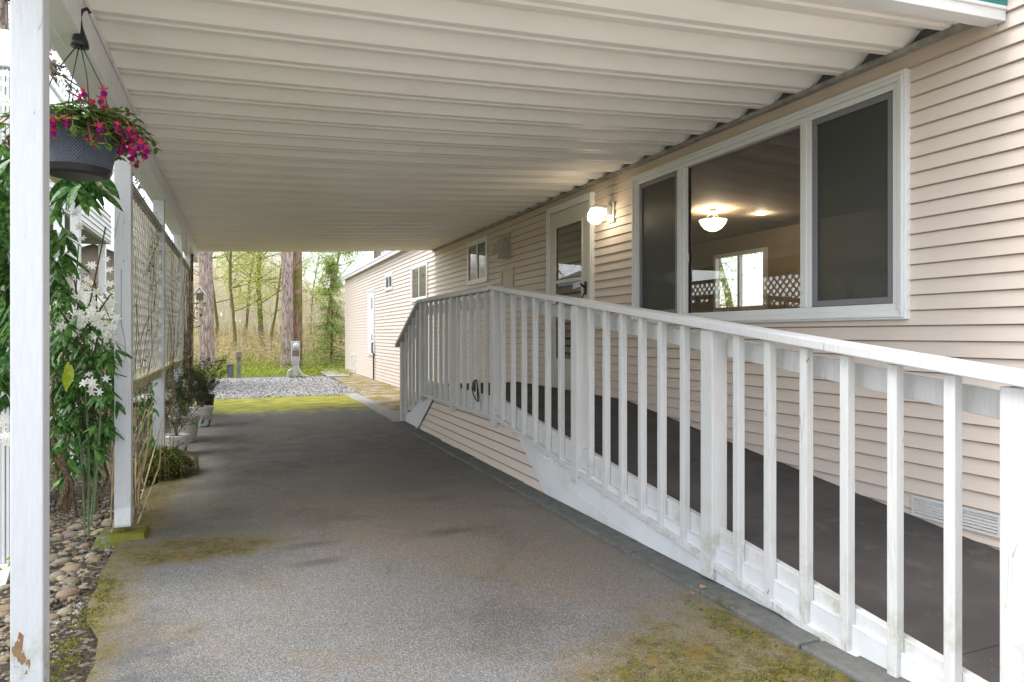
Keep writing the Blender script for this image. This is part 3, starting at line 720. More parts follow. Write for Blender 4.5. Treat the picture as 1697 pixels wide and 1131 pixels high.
m=MB(); m.beam_yz(2.104,2.1412,(Y0,kt(Y0)-.150),(YB,kt(YB)-.150),.036); m.box(2.104,2.141,YB+.001,YS,kt(YB)-.186,kt(YB)-.150); m.build('bottom_rail',RAILM,rp,bevel=.003)
# skirt: painted panel under the ramp, siding under the landing
m=MB(); m.prism_x([(Y0,.022),(4.60,.022),(5.19,.42),(5.19,sz(5.19)-.11),(Y0,max(.03,sz(Y0)-.11))],2.124,2.170)
m.prism_x([(3.3,.03),(4.45,.03),(4.25,.16)],2.118,2.1235); m.build('skirt_panel',SKIRTM,rp,bevel=.002)
m=MB(); frame(m,4.42,4.60,.28,.33,.008,2.112,2.1235); m.box(2.117,2.1235,4.428,4.592,.288,.322); m.build('small_vent',VINYL,rp)
m=MB(); z=.0
n=0
zt=ZD-.10
while z<zt:
    hi=min(z+CO,zt); 
    yr=4.60+ (z/.38)*.54; yl=8.40-(z/.45)*.72
    yr2=4.60+(hi/.38)*.54; yl2=8.40-(hi/.45)*.72
    zb=z+.010; m.face([(2.132,yr+.014,zb),(2.145,yr2,hi),(2.145,yl2,hi),(2.132,yl-.016,zb)]); m.face([(2.132,yr+.014,zb),(2.132,yl-.016,zb),(2.141,yl-.016,zb),(2.141,yr+.014,zb)])
    z+=CO
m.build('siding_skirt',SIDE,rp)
m=MB(); m.prism_x([(4.62,.0),(5.18,.40),(5.18,ZD-.10),(7.64,ZD-.10),(8.38,.0)],2.150,2.158); m.build('skirt_gap_shade',DARKM,rp)  # dark sheet added to paint the shadow lines between skirt courses
m=MB(); m.prism_x([(8.40,0.02),(8.50,.02),(7.76,.47),(7.66,.47)],2.115,2.131)
m.prism_x([(8.50,.02),(9.15,.02),(9.15,.10),(7.9,.47),(7.78,.47)],2.142,2.160); m.build('stringer',SKIRTM,rp,bevel=.003)
# posts
ph=.0445
def rtop(y): return 1.63 if y>=5.6 else 1.63-SL*(5.6-y)
posts=[1.29,2.695,4.085,5.665,6.93]
for y in posts+[8.20]:
    m=MB(); zt=rtop(y)-.036 if y>=5.6 else rtop(y)-.045; m.box(2.10,2.10+.089,y-ph,y+ph,max(.0,kt(y)-.245),zt); m.build('post',RAILM,rp,bevel=.004)
m=MB(); m.box(2.10,2.189,9.22,9.31,.0,1.10); m.build('post',RAILM,rp,bevel=.004)
# cap rail
CT=.038
m=MB()
xa,xb=2.072,2.205
m.beam_yz(xa,xb,(1.0,rtop(1.0)),(5.70,1.63+.012),CT); m.build('cap_rail',RAILM,rp,bevel=.005)
m=MB(); m.box(xa,xb,5.702,8.26,1.63-.038,1.63); m.build('cap_rail',RAILM,rp,bevel=.005)
m=MB(); m.beam_yz(xa,xb,(8.262,1.63),(9.50,1.07),.045); m.build('cap_rail',RAILM,rp,bevel=.005)
m=MB(); m.beam_yz(2.190,2.226,(1.0,rtop(1.0)-.078),(5.62,rtop(5.62)-.078),.089); m.box(2.190,2.226,5.622,8.24,1.46,1.55); m.beam_yz(2.190,2.226,(8.242,1.55),(9.3,1.07),.089); m.build('sub_rail',RAILM,rp,bevel=.004)
# balusters: one mesh, placed many times
bx=MB().box(2.105,2.143,-.019,.019,0,1.0)
tag(stones('ramp_grit',lambda r:(r.uniform(2.2,3.4),r.uniform(1.3,8)),350,.0008,.002,STONEM,lambda x,y:sz(y)+.001,6),kind='stuff')
proto=None
def baluster(y,z0,z1):
    global proto
    L=z1-z0
    m=MB(); xj=rr.uniform(-.0015,.0015); m.box(2.1035+xj,2.1405+xj,y-.019,y+.019,z0,z1); o=m.build('baluster',RAILM,rp,bevel=.003)
for a,b,n in ((1.29,2.695,6),(2.695,4.085,6),(4.085,5.665,6),(5.665,6.93,5),(6.93,8.20,5)):
    for k in range(n):
        y=a+(b-a)*(k+1)/(n+1); baluster(y+rr.uniform(-.006,.006),kt(y)-.192+rr.uniform(-.006,.006),rtop(y)-.0385-(.005 if y<5.6 else 0))
y=1.08; baluster(y,max(0.02,kt(y)-.19),rtop(y)-.045)
for k in range(4):
    y=8.42+k*.2; f=(y-8.262)/(9.5-8.262); zt=1.63-.56*f-.05; baluster(y,max(.03,.40-.42*f),zt)
# black cable loop hanging at landing edge
m=MB(); c=Vector((2.088,6.05,.655)); pts=[]
for k in range(26):
    a=k/25*2*math.pi*1.25; rd=.085+.01*math.sin(a*2); pts.append((c.x+.01*math.sin(a*1.7),c.y+rd*math.cos(a),c.z+.02+rd*1.15*math.sin(a)))
pts.append((c.x+.03,c.y+.03,.50)); m.tube(pts,.0055,6); tag(m.build('cable_coil',BLACK,smooth=True),'loop of black cable hanging on the landing balusters left of the corner post','cable')

# ------------------------------------------------------------------ hanging basket with fuchsia
bc=Vector((-.575,3.11,0)); zr_,zb_=2.012,1.835
bk=thing('hanging_basket',(bc.x,bc.y,zb_),'slate blue ribbed plastic basket hanging from the carport beam','plant pot')
t=NT('ribbed basket plastic'); x,y,z=t.sep()
w=t.math('SINE',t.math('MULTIPLY',t.math('ADD',t.math('MULTIPLY',x,1.),t.math('MULTIPLY',z,.8)),650.)); w2=t.math('SINE',t.math('MULTIPLY',t.math('SUBTRACT',x,t.math('MULTIPLY',z,.8)),650.))
tc=t.voro(4.5,'Color'); sp=t.n.new('ShaderNodeSeparateColor'); t.l.new(tc,sp.inputs[0]); s_=t.mr(sp.outputs[0],.49,.51)
h=t.math('ADD',t.math('MULTIPLY',w,s_),t.math('MULTIPLY',w2,t.math('SUBTRACT',1.,s_)))
t.bump(h,.9,.004); POTM=t.done(t.mix(t.mr(h,-1,1),(.07,.085,.115),(.19,.22,.27)),.45,.4)
m=MB(); m.lathe([(.112,0),(.118,.01),(.150,.165),(.158,.17),(.159,.186),(.148,.186),(.130,.16),(.10,.14)],(bc.x,bc.y,zb_),40); m.build('pot',POTM,bk,smooth=False)
m=MB(); m.lathe([(.09,-.018),(.112,-.012),(.122,.012),(.117,.014),(.11,-.004)],(bc.x,bc.y,zb_),32); m.build('saucer',BLACK,bk)
m=MB(); apex=Vector((bc.x+.01,bc.y,2.345))
for k in range(4):
    a=.5+k*math.pi/2; p=Vector((bc.x+.14*math.cos(a),bc.y+.14*math.sin(a),zr_+.01)); mid=p.lerp(apex,.55)+Vector((math.cos(a),math.sin(a),0))*.018; m.tube([p,mid,apex],.0022,5)
m.lathe([(.032,-.02),(.030,.0),(.012,.055),(.008,.085)],tuple(apex),16)
m.tube([apex+Vector((0,0,.08)),apex+Vector((0,0,.10)),apex+Vector((.008,0,.125)),apex+Vector((.025,0,.135)),apex+Vector((.035,0,.12))],.007,6); m.build('hanger',BLACK,bk,smooth=True)
fu=thing('fuchsia',(bc.x,bc.y,zr_),'fuchsia with pink and purple flowers spilling over the hanging basket','plant')
r=random.Random(31); m=MB(); st=MB(); tips=[]
for k in range(120):
    a=r.uniform(0,6.3); 
    if r.random()<.35: a=r.uniform(-1.3,.9)
    p=Vector((bc.x+.06*math.cos(a)*r.random(),bc.y+.06*math.sin(a),zr_-.01)); d=Vector((math.cos(a),math.sin(a),r.uniform(.9,2.4))).normalized(); L=r.uniform(.11,.23)
    if -.9<a<.7 and r.random()<.4: L*=1.1
    pts=[p]; 
    for s in range(6):
        d=(d+Vector((r.uniform(-.12,.12),r.uniform(-.12,.12),-.38))).normalized(); pts.append(pts[-1]+d*L/5)
        for q in range(3):
            b=r.uniform(0,6.3); ld=(d*.5+Vector((math.cos(b),math.sin(b),r.uniform(-.2,.6)))).normalized()
            m.leaf(pts[-1],ld,ld.cross(Vector((r.uniform(-.4,.4),r.uniform(-.4,.4),1))),r.uniform(.022,.042),r.uniform(.014,.023),.4,4)
    st.tube(pts,[.0018]*len(pts),4); tips.append(pts[-1])
m.build('leaves',LEAFF,fu); st.build('stems',simple('reddish stem',(.25,.08,.06),.6,.2),fu)
fm=MB(); fm.cur=0
fm.tube([(0,0,0),(0,0,-.012),(0,0,-.020)],[.002,.005,.004],8)
for k in range(4):
    a=k*1.5708; d=Vector((math.cos(a),math.sin(a),.25)); fm.leaf((0,0,-.018),d,(-math.sin(a),math.cos(a),0),.022,.010,-.6,4)
fm.cur=1
for k in range(6):
    a=k*1.047; d=Vector((.35*math.cos(a),.35*math.sin(a),-1)); fm.leaf((.002*math.cos(a),.002*math.sin(a),-.018),d,(-math.sin(a),math.cos(a),0),.020,.015,0,4)
fm.cur=0
for k in range(4): a=k*1.5+.4; fm.tube([(0,0,-.02),(.003*math.cos(a),.003*math.sin(a),-.048)],.0006,4)
f0=None
sp_=[tp for tp in tips if (tp.z<zr_+.06)]
r.shuffle(sp_)
fpos=sp_[:34]
for (px,py) in ((112,200),(124,213),(143,202),(146,212),(158,206),(178,212),(182,205),(200,222),(205,238),(215,246),(225,250),(234,244),(218,232),(195,210),(160,195),(170,150),(168,165),(172,178),(150,172),(148,175),(135,152),(130,165),(232,240),(240,248),(110,195)):
    fpos.append(P(px,py,2.62+r.uniform(-.12,.05))+Vector((0,0,.02)))
# trailing shoot on the right side of the basket
for s in range(4):
    st2=MB(); lf=MB(); p=Vector((bc.x+.11,bc.y-.04,zr_+.0)); tgt=P(232-10*s,246-14*s,2.62+.05*s); mid=(p+tgt)/2+Vector((0.01,0,.05)); pts=[p.lerp(mid,k/4).lerp(mid.lerp(tgt,k/4),k/4) for k in range(5)]
    st2.tube(pts,.002,4)
    for q in range(26):
        k=r.random()*3.99; i=int(k); c=pts[i].lerp(pts[i+1],k-i); b=r.uniform(0,6.3); ld=Vector((math.cos(b),math.sin(b),r.uniform(-.3,.7)))
        lf.leaf(c,ld,ld.cross(Vector((.2,.1,1))),r.uniform(.02,.035),r.uniform(.011,.018),.4,4)
    st2.build('stems',TWIG,fu); lf.build('leaves',LEAFF,fu)
for i,p in enumerate(fpos):
    if f0 is None: f0=fm.build('flower',[FPINK,FPURP],fu,origin=(0,0,0)); f0.location=p-WLOC[fu.name]; o=f0
    else: o=copy_part(f0,fu,p)
    o.rotation_euler=(r.uniform(-.4,.4),r.uniform(-.4,.4),r.uniform(0,6)); s=r.uniform(.9,1.25); o.scale=(s,s,s)

# ------------------------------------------------------------------ evergreen clematis
cl=thing('clematis_vine',(-1.0,4.1,-.1),'evergreen clematis with white star flowers climbing between the first two posts','climbing plant')
r=random.Random(77); lm=MB(); ly=MB(); sm=MB()
def leafclump(px,py,d,n,L=.12,sx=18,sy=18,sd=.12,mb=None,W=.26):
    for _ in range(n):
        p=P(px+r.gauss(0,sx),py+r.gauss(0,sy),d+r.gauss(0,sd)); a=r.uniform(0,6.3)
        for q in (-.7,0,.7):
            dd=Vector((math.cos(a+q)*.8,math.sin(a+q)*.8,r.uniform(-1.3,-.1)))
            LL=L*r.uniform(.7,1.15); (mb or lm).leaf(p,dd,dd.cross(Vector((0,0,1))+Vector((r.uniform(-.5,.5),r.uniform(-.5,.5),0))),LL,LL*W*r.uniform(.85,1.2),.5,4)
# left of first post
for (px,py,n) in ((8,300,9),(5,360,9),(12,420,9),(3,480,9),(12,540,9),(8,600,10),(2,250,6),(-30,300,14),(-30,400,16),(-30,500,16),(-25,620,14)): leafclump(px,py,3.25,n+5,.15,12,22,.12)
# right: below basket
for (px,py,n,L) in ((105,290,4,.19),(130,296,4,.19),(150,292,4,.19),(160,300,3,.19),(98,330,4,.18),(95,380,6,.17),(97,430,7,.16),(92,470,6,.15)): leafclump(px,py,3.55,n,L,7,9,.10)
for (px,py,n) in ((95,510,8),(115,470,5),(120,530,8),(100,760,8),(150,770,8),(180,700,8),(175,650,8),(120,660,8),(140,620,8),(100,640,8),(100,560,9),(140,585,9),(165,600,10),(110,620,9),(150,640,10),(175,650,10),(100,680,7),(130,690,9),(165,700,9),(120,720,7),(110,540,7),(150,545,6),(178,570,6),(90,600,8),(160,735,6)): leafclump(px,py,4.1,int(n*1.7),.115,12,14,.22)
leafclump(240,690,5.6,26,.09,12,30,.25); leafclump(235,660,5.9,20,.09,10,20,.2)
lm.build('leaves',LEAFC,cl)
for (px,py,a) in ((112,600,1.5),(118,605,1.9),(108,612,1.3),(14,505,1.6),(16,530,1.7),(8,930,0.3),(12,940,.9),(4,945,2.4)):
    p=P(px,py,3.5 if py<900 else 2.9); dd=Vector((math.cos(a)*.3,-.2,-1)) if py<900 else Vector((math.cos(a),-.3,.5)); ly.leaf(p,dd,(1,.4,0),.12,.036,.2,4)
ly.build('young_leaves',LEAFY,cl)
# stems
for k in range(9):
    px0=r.uniform(95,165); pts=[P(px0,r.uniform(800,870),4.0)]; n=7
    for i in range(1,n): pts.append(P(px0+r.gauss(0,10)+ (i*4 if k%2 else -i*3),850-i*r.uniform(55,80),4.0+r.uniform(-.1,.15)))
    sm.tube(pts,[.010*(1-.1*i) for i in range(n)],6)
for (a,b) in ((P(95,845,3.6),P(112,790,3.7)),(P(112,790,3.7),P(98,755,3.8)),(P(90,760,3.7),P(118,800,3.7)),(P(118,800,3.7),P(108,850,3.65))): sm.tube([a,(a+b)/2+Vector((.01,0,.0)),b],[.014,.016,.013],8)
for k in range(14): 
    p=P(r.uniform(90,185),r.uniform(520,700),4.0); q=p+Vector((r.uniform(-.2,.2),r.uniform(-.1,.1),r.uniform(-.1,.3))); sm.tube([p,(p+q)/2+Vector((0,0,.02)),q],.003,4)
sm.build('stems',STEMB,cl)
cn=MB()
for (a,b) in (((140,880),(128,690)),((150,870),(158,700)),((146,890),(142,640)),((155,850),(170,560))):
    cn.tube([P(*a,3.8),P((a[0]+b[0])/2+3,(a[1]+b[1])/2,3.85),P(*b,3.9)],.006,6)
cn.build('green_canes',simple('green cane',(.10,.14,.06),.5,.2,20),cl)
# white star flowers
fm=MB()
for k in range(6):
    a=k*1.0472; d=Vector((math.cos(a),math.sin(a),.22)); fm.leaf((0,0,0),d,(-math.sin(a),math.cos(a),0),.036,.014,.25,4)
fm.tube([(0,0,0),(0,0,.008)],.003,6)
f0=None; spots=[]
for (px,py,n,d,sx,sy) in ((170,505,12,4.3,12,5),(115,395,8,3.85,10,12),(128,355,3,3.8,6,10),(108,450,12,3.8,12,14),(125,500,14,3.85,14,14),(150,530,10,3.9,16,10),(165,550,12,3.9,14,12),(120,545,7,3.8,12,10),(100,420,6,3.8,6,14),(155,632,7,3.8,12,9),(168,520,6,4.3,10,5),(8,175,6,3.0,8,18),(5,140,5,3.0,8,10),(98,100,8,3.5,6,22),(8,730,6,3.0,8,22),(108,130,3,3.5,8,12)):
    for _ in range(n): spots.append(P(px+r.gauss(0,sx),py+r.gauss(0,sy),d+r.gauss(0,.08)))
r.shuffle(spots); rest=spots[100:]; spots=spots[:100]
for p in spots:
    if f0 is None: f0=fm.build('flower',PETW,cl,origin=(0,0,0)); f0.location=p-WLOC[cl.name]; o=f0
    else: o=copy_part(f0,cl,p)
    o.rotation_euler=(R(r.uniform(35,110)),r.uniform(-.5,.5),r.uniform(-.9,.9)); s=r.uniform(.7,1.05); o.scale=(s,s,s)
for _ in range(60): rest.append(P(r.uniform(92,186),r.gauss(520,45),r.uniform(3.9,4.4)))
far=MB(); lm2=MB()
for p in rest:
    rot=Matrix.Rotation(r.uniform(-.9,.9),3,'Z')@Matrix.Rotation(R(r.uniform(35,110)),3,'X'); sc_=r.uniform(.65,1.0); b=len(far.v)
    far.v+=[tuple(p+rot@(Vector(v)*sc_)) for v in fm.v]; far.f+=[tuple(b+i for i in f) for f in fm.f]; far.mi+=[0]*len(fm.f)
tag(far.build('flower_mass',PETW,cl),kind='stuff')
print('flowers',len(spots))

# dry vines on lattice
def vine(name,label,specs,mat,leafmat=None,nl=0,seed=1,rad=.0035):
    r=random.Random(seed); m=MB(); l=MB(); al=[]
    for (y0,z0,y1,z1,n) in specs:
        for _ in range(n):
            p=Vector((-.59+r.uniform(-.02,.03),y0+r.gauss(0,.15),z0+r.gauss(0,.05))); q=Vector((-.585+r.uniform(-.05,.04),y1+r.gauss(0,.3),z1+r.gauss(0,.2)))
            pts=[]; 
            for i in range(9):
                t=i/8; pts.append(p.lerp(q,t)+Vector((r.gauss(0,.012),r.gauss(0,.06),r.gauss(0,.04))))
            m.tube(pts,[rad*r.uniform(.6,1.2)*(1-.5*i/8) for i in range(9)],4); al+=pts
    T=thing(name,(al[0].x,al[0].y,0),label,'climbing plant')
    m.build('stems',mat,T)
    if nl:
        for _ in range(nl):
            p=r.choice(al)+Vector((r.gauss(0,.02),r.gauss(0,.05),r.gauss(0,.05))); a=r.uniform(0,6.3); d=Vector((math.cos(a),math.sin(a),r.uniform(-.6,.4)))
            l.leaf(p,d,d.cross(Vector((.2,0,1))),r.uniform(.02,.045),r.uniform(.012,.02),.3,4)
        l.build('leaves',leafmat,T)
    return T
vine('honeysuckle_vine','thin leafy vine straggling over the nearest lattice panel',[(4.9,.0,5.1,1.8,4),(5.2,.9,6.3,2.1,4),(5.6,1.6,6.6,2.15,4),(5,.5,6.5,1.2,2)],TWIG,GRASSL,170,3,.0025)
vine('dry_vine','bare brown vine stems climbing the middle lattice panel',[(7.6,0,7.2,2.0,4),(7.4,.4,8.6,2.1,4),(7.0,.8,8.6,1.5,3)],TWIG,GRASSL,90,4,.0028)
vine('brown_creeper','dense brown creeper hanging over the farthest lattice panel',[(9.4,0,9.6,2.1,10),(10.4,.2,10.5,2.15,26),(9.2,.8,10.8,1.6,8)],TWIG,BRAML,260,5,.004)
m=MB(); r=random.Random(8)
for _ in range(22):
    p=Vector((-.66+r.gauss(0,.05),5.0+r.gauss(0,.25),0)); q=p+Vector((r.gauss(0,.10),r.gauss(.15,.2),r.uniform(.5,1.0))); mid=(p+q)/2+Vector((r.gauss(0,.05),r.gauss(0,.05),.05)); m.tube([p,mid,q],[.006,.005,.003],5)
tag(m.build('dry_stalks',DRYST),'clump of dry tan stalks standing beside the second post','plant')
# creeping mound at foot of third post
mc=G(268,790); r=random.Random(12); m=MB(); st=MB()
for _ in range(5200):
    a=r.uniform(0,6.3); q=r.random()**.5; x=mc.x+.235*q*math.cos(a); y=mc.y+.10+.30*q*math.sin(a); z=.23*math.sqrt(max(0,1-q*q*.92))*r.uniform(.55,1.05)
    b=r.uniform(0,6.3); d=Vector((math.cos(b),math.sin(b),r.uniform(-.5,.7))); L=r.uniform(.010,.024); m.leaf((x,y,max(.004,z)),d,d.cross(Vector((r.uniform(-.5,.5),.2,1))),L*1.7,L*.9,.5,2)
for _ in range(45):
    a=r.uniform(-2.4,.6); p=Vector((mc.x+.18*math.cos(a),mc.y+.1+.22*math.sin(a),.18)); q=p+Vector((.10*math.cos(a),.10*math.sin(a),-.17)); mid=(p+q)/2+Vector((.04*math.cos(a),.04*math.sin(a),.05)); st.tube([p,mid,q],.0015,4)
    for _ in range(5): d=Vector((r.uniform(-1,1),r.uniform(-1,1),r.uniform(-.5,.5))); m.leaf(mid.lerp(q,r.random()),d,d.cross(Vector((.1,.2,1))),.022,.011,.3,2)
for _ in range(500):
    a=r.uniform(0,6.3); x=mc.x+.03+.3*math.cos(a)*r.random(); y=mc.y-.06+.28*math.sin(a)*r.random(); d=Vector((r.uniform(-1,1),r.uniform(-1,1),.3)); m.leaf((x,y,.004),d,d.cross(Vector((0,0,1))),.02,.01,.2,2)
mo=thing('creeping_plant',(mc.x,mc.y+.1,0),'low mossy mound of creeping plant at the foot of the third post','plant')
m.build('leaves',IVYM,mo); st.build('stems',TWIG,mo)
m=MB(); m.lathe([(.15,0),(.14,.06),(.09,.12),(.03,.14)],(mc.x,mc.y+.1,-.01),16,lambda k,z:1+.1*math.sin(k*2.1)); m.build('rootball',SOIL,mo,smooth=True)

# ------------------------------------------------------------------ potted shrubs
GLAZE=None
t=NT('painted ceramic'); tc=t.n.new('ShaderNodeTexCoord').outputs['Object']
n=t.noise(9,3,.5,tc,1.5); nn=t.noise(14,2,.5,tc,2.0)
sx=t.n.new('ShaderNodeSeparateXYZ'); t.l.new(tc,sx.inputs[0])
lowm=t.mr(sx.outputs[2],.14,.09); him=t.math('MULTIPLY',t.mr(sx.outputs[2],.10,.12),t.mr(sx.outputs[2],.17,.15))
col=t.mix(t.math('MULTIPLY',t.mr(n,.50,.56),lowm),(.66,.66,.62),(.06,.20,.15)); col=t.mix(t.math('MULTIPLY',t.mr(nn,.52,.57),him),col,(.42,.28,.36))
CERP=t.done(col,.25,.5)
CREAM=simple('cream plastic pot',(.55,.53,.46),.5,.06,5)
def pot(x,y,R0,H,mat,label,nsh,hs,leafmat,seed,dense=900,tall=.5):
    T=thing('flower_pot',(x,y,0),label,'plant pot','potted shrubs along the left edge of the drive')
    m=MB(); m.lathe([(R0*.66,0),(R0*.70,.01),(R0*.90,H*.84),(R0*.93,H*.86),(R0*1.0,H*.93),(R0*1.02,H*.97),(R0,H),(R0*.92,H),(R0*.88,H*.88)],(x,y,0.002),32); m.build('pot',mat,T,smooth=True,origin=(x,y,0))
    m=MB(); m.lathe([(R0*.9,0),(R0*.6,.012)],(x,y,H*.86),20); m.build('soil',SOIL,T)
    r=random.Random(seed); st=MB(); lf=MB(); 
    for _ in range(nsh):
        a=r.uniform(0,6.3); p=Vector((x,y,H*.88)); d=Vector((math.cos(a)*.45,math.sin(a)*.45,1)).normalized(); pts=[p]; L=hs*r.uniform(.6,1.1)
        for s in range(6): d=(d+Vector((r.gauss(0,.13),r.gauss(0,.13),.02))).normalized(); pts.append(pts[-1]+d*L/6)
        st.tube(pts,[.006*(1-.13*i) for i in range(7)],5)
        for k in range(2,7):
            for _ in range(2):
                dd=(d+Vector((r.gauss(0,.8),r.gauss(0,.8),r.gauss(0,.4)))).normalized(); e=pts[k]+dd*L*.28; st.tube([pts[k],e],.002,4)
                for _ in range(dense//(nsh*8)):
                    c=pts[k].lerp(e,r.uniform(.2,1.1))+Vector((r.gauss(0,.02),r.gauss(0,.02),r.gauss(0,.02))); b=r.uniform(0,6.3); ld=Vector((math.cos(b),math.sin(b),r.uniform(-.4,.6))); LL=r.uniform(.022,.045); lf.leaf(c,ld,ld.cross(Vector((.2,.1,1))),LL,LL*.5,.3,2)
    S=thing('potted_shrub',(x,y,H*.88),label2[seed],'shrub'); st.build('branches',TWIG,S); lf.build('leaves',leafmat,S)
label2={41:'sparse twiggy shrub growing in the nearest floral pot',42:'dense dark green shrub growing in the large cream pot',43:'bushy green shrub growing in the second floral pot',44:'small bright leaved shrub growing in the black nursery pot',45:'young shrub rising behind the black nursery pot by the last post'}
a=G(290,756); pot(a.x,a.y+.08,.135,.20,CERP,'white ceramic pot painted with tulips, nearest of the row beside the third post',7,.50,SHRUBL,41,700)
a=G(306,735); pot(a.x-.01,a.y+.12,.17,.30,CREAM,'large plain cream pot behind the nearest floral pot',9,.68,SHRUBL,42,2600)
a=G(333,709); pot(a.x-.0,a.y+.12,.15,.26,CERP,'white ceramic pot with green leaf painting between cream pot and black pot',9,.6,SHRUBL,43,2600)
a=G(338,692); pot(a.x-.0,a.y+.35,.14,.30,BLACK,'black plastic nursery pot at the far end of the row',8,.42,GRASSL,44,1500)

# ------------------------------------------------------------------ things on the left
# low eave with gutter and downspout
ev=thing('neighbour_awning',(-1.25,5.9,0),'narrow low awning with white gutter and downspout beside the carport','awning')
m=MB(); m.box(-1.16,-1.04,4.20,8.0,2.58,2.73); m.box(-1.039,-1.02,4.20,8.0,2.70,2.745); m.box(-1.165,-1.035,4.17,4.199,2.56,2.75); m.build('gutter',VINYL,ev,bevel=.008)
m=MB(); m.box(-1.55,-1.165,4.2,8.0,2.60,2.62); m.build('soffit',simple('tan soffit',(.50,.45,.32),.8,.15,4,c2=(.3,.3,.15)),ev)
for yq in (4.3,7.8): m=MB(); m.box(-1.5,-1.42,yq,yq+.08,-.1,2.6); m.build('support',WHITE,ev)
m=MB(); px_=-1.10
for k in range(5): m.box(px_-.045+.018*k+.0015,px_-.045+.018*(k+1)-.0015,4.20+(.006 if k%2 else 0),4.225,.031,2.579)
m.box(px_-.042,px_+.042,4.226,4.28,.031,2.579)
m.hexa([(px_-.04,4.05,-.07),(px_+.04,4.05,-.07),(px_+.04,4.14,-.11),(px_-.04,4.14,-.11)],[(px_-.04,4.20,.03),(px_+.04,4.20,.03),(px_+.04,4.28,.03),(px_-.04,4.28,.03)]); m.build('downspout',VINYL,ev,bevel=.004)
# neighbour carport
nc=thing('neighbour_carport',(-4.2,10.5,0),'neighbouring flat carport with dark ribbed underside and pale siding fascia','carport')
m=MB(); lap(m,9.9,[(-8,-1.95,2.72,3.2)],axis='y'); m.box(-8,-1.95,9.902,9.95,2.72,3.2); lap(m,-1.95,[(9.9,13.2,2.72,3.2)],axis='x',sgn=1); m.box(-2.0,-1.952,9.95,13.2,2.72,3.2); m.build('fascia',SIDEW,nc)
m=MB(); yy=9.95
while yy<13.1: m.box(-8,-2.0,yy,yy+.10,2.70,2.74); m.box(-8,-2.0,yy+.10,yy+.16,2.74,2.76); yy+=.16
m.build('roof',simple('dark ribbed soffit',(.20,.21,.18),.7,.1),nc)
for xq,yq in ((-2.1,10),(-2.1,13),(-7.9,10)): m=MB(); m.box(xq,xq+.1,yq,yq+.1,-.1,2.72); m.build('post',WHITE,nc)
# shed
shd=thing('garden_shed',(-3.6,16.5,0),'brown panelled shed with white trimmed gable roof behind the clematis','shed')
m=MB(); 
pk=-2.55
for k in range(9):
    xa=pk-1.35+k*.3; 
    m.box(xa+.008,xa+.292,15.5,15.53,-.1,2.35)
m.box(pk-1.35,pk+1.35,15.53,18,-.1,2.45); m.prism_x([(0,0),(0,0.001),(1,0)],0,.001)
BROWN=simple('brown panel paint',(.20,.155,.125),.7,.1,3)
m.face([(pk-1.35,15.52,2.35),(pk+1.35,15.52,2.35),(pk+1.35,15.52,2.5),(pk,15.52,3.02),(pk-1.35,15.52,2.5)]); m.build('wall',BROWN,shd)
m=MB()
for s in (-1,1): m.hexa([(pk,15.3,3.02),(pk,18.1,3.02),(pk+s*1.55,18.1,2.40),(pk+s*1.55,15.3,2.40)],[(pk,15.3,3.07),(pk,18.1,3.07),(pk+s*1.55,18.1,2.45),(pk+s*1.55,15.3,2.45)])
rf=m.build('roof',SHING,shd)
m=MB()
for s in (-1,1): m.hexa([(pk,15.26,2.96),(pk,15.3,2.96),(pk+s*1.56,15.3,2.34),(pk+s*1.56,15.26,2.34)],[(pk,15.26,3.09),(pk,15.3,3.09),(pk+s*1.56,15.3,2.47),(pk+s*1.56,15.26,2.47)])
m.build('rake_board',VINYL,rf)
fn=thing('white_fence',(-4,14.0,0),'white horizontal board fence in front of the brown shed','fence')
m=MB(); 
for k in range(8): m.box(-8,-1.9,14.0,14.03,.1+k*.235,.1+k*.235+.222)
m.build('boards',VINYL,fn)
m=MB()
for x in (-7.9,-5.9,-3.9,-1.95): m=MB(); m.box(x-.05,x+.05,14.03,14.12,-.1,2.0); m.build('post',VINYL,fn)
# item on post 4/5
m=MB(); y=10.955; m.box(-.60,-.57,10.93,10.952,1.98,2.36); m.box(-.605,-.565,10.925,10.94,2.34,2.37)
m2=P(305,430,9.6); tag(m.build('thermometer_plaque',BLACK,bevel=.004),'narrow black plaque fixed to the last carport post','plaque')
bh=P(331,486,12.6); bt=thing('birdhouse',(bh.x,bh.y,0),'small birdhouse with a white gabled roof on a pole past the lattice','birdhouse')
m=MB(); m.box(bh.x-.06,bh.x+.06,bh.y-.06,bh.y+.06,bh.z-.13,bh.z); m.build('box',BROWN,bt)
m=MB()
for s in (-1,1): m.hexa([(bh.x,bh.y-.14,bh.z+.10),(bh.x,bh.y+.14,bh.z+.10),(bh.x+s*.105,bh.y+.14,bh.z-.04),(bh.x+s*.105,bh.y-.14,bh.z-.04)],[(bh.x,bh.y-.14,bh.z+.125),(bh.x,bh.y+.14,bh.z+.125),(bh.x+s*.11,bh.y+.14,bh.z-.02),(bh.x+s*.11,bh.y-.14,bh.z-.02)])
m.build('roof',WHITE,bt); m=MB(); m.tube([(bh.x,bh.y,-.05),(bh.x,bh.y,bh.z-.13)],.02,8); m.build('pole',GREYW,bt)

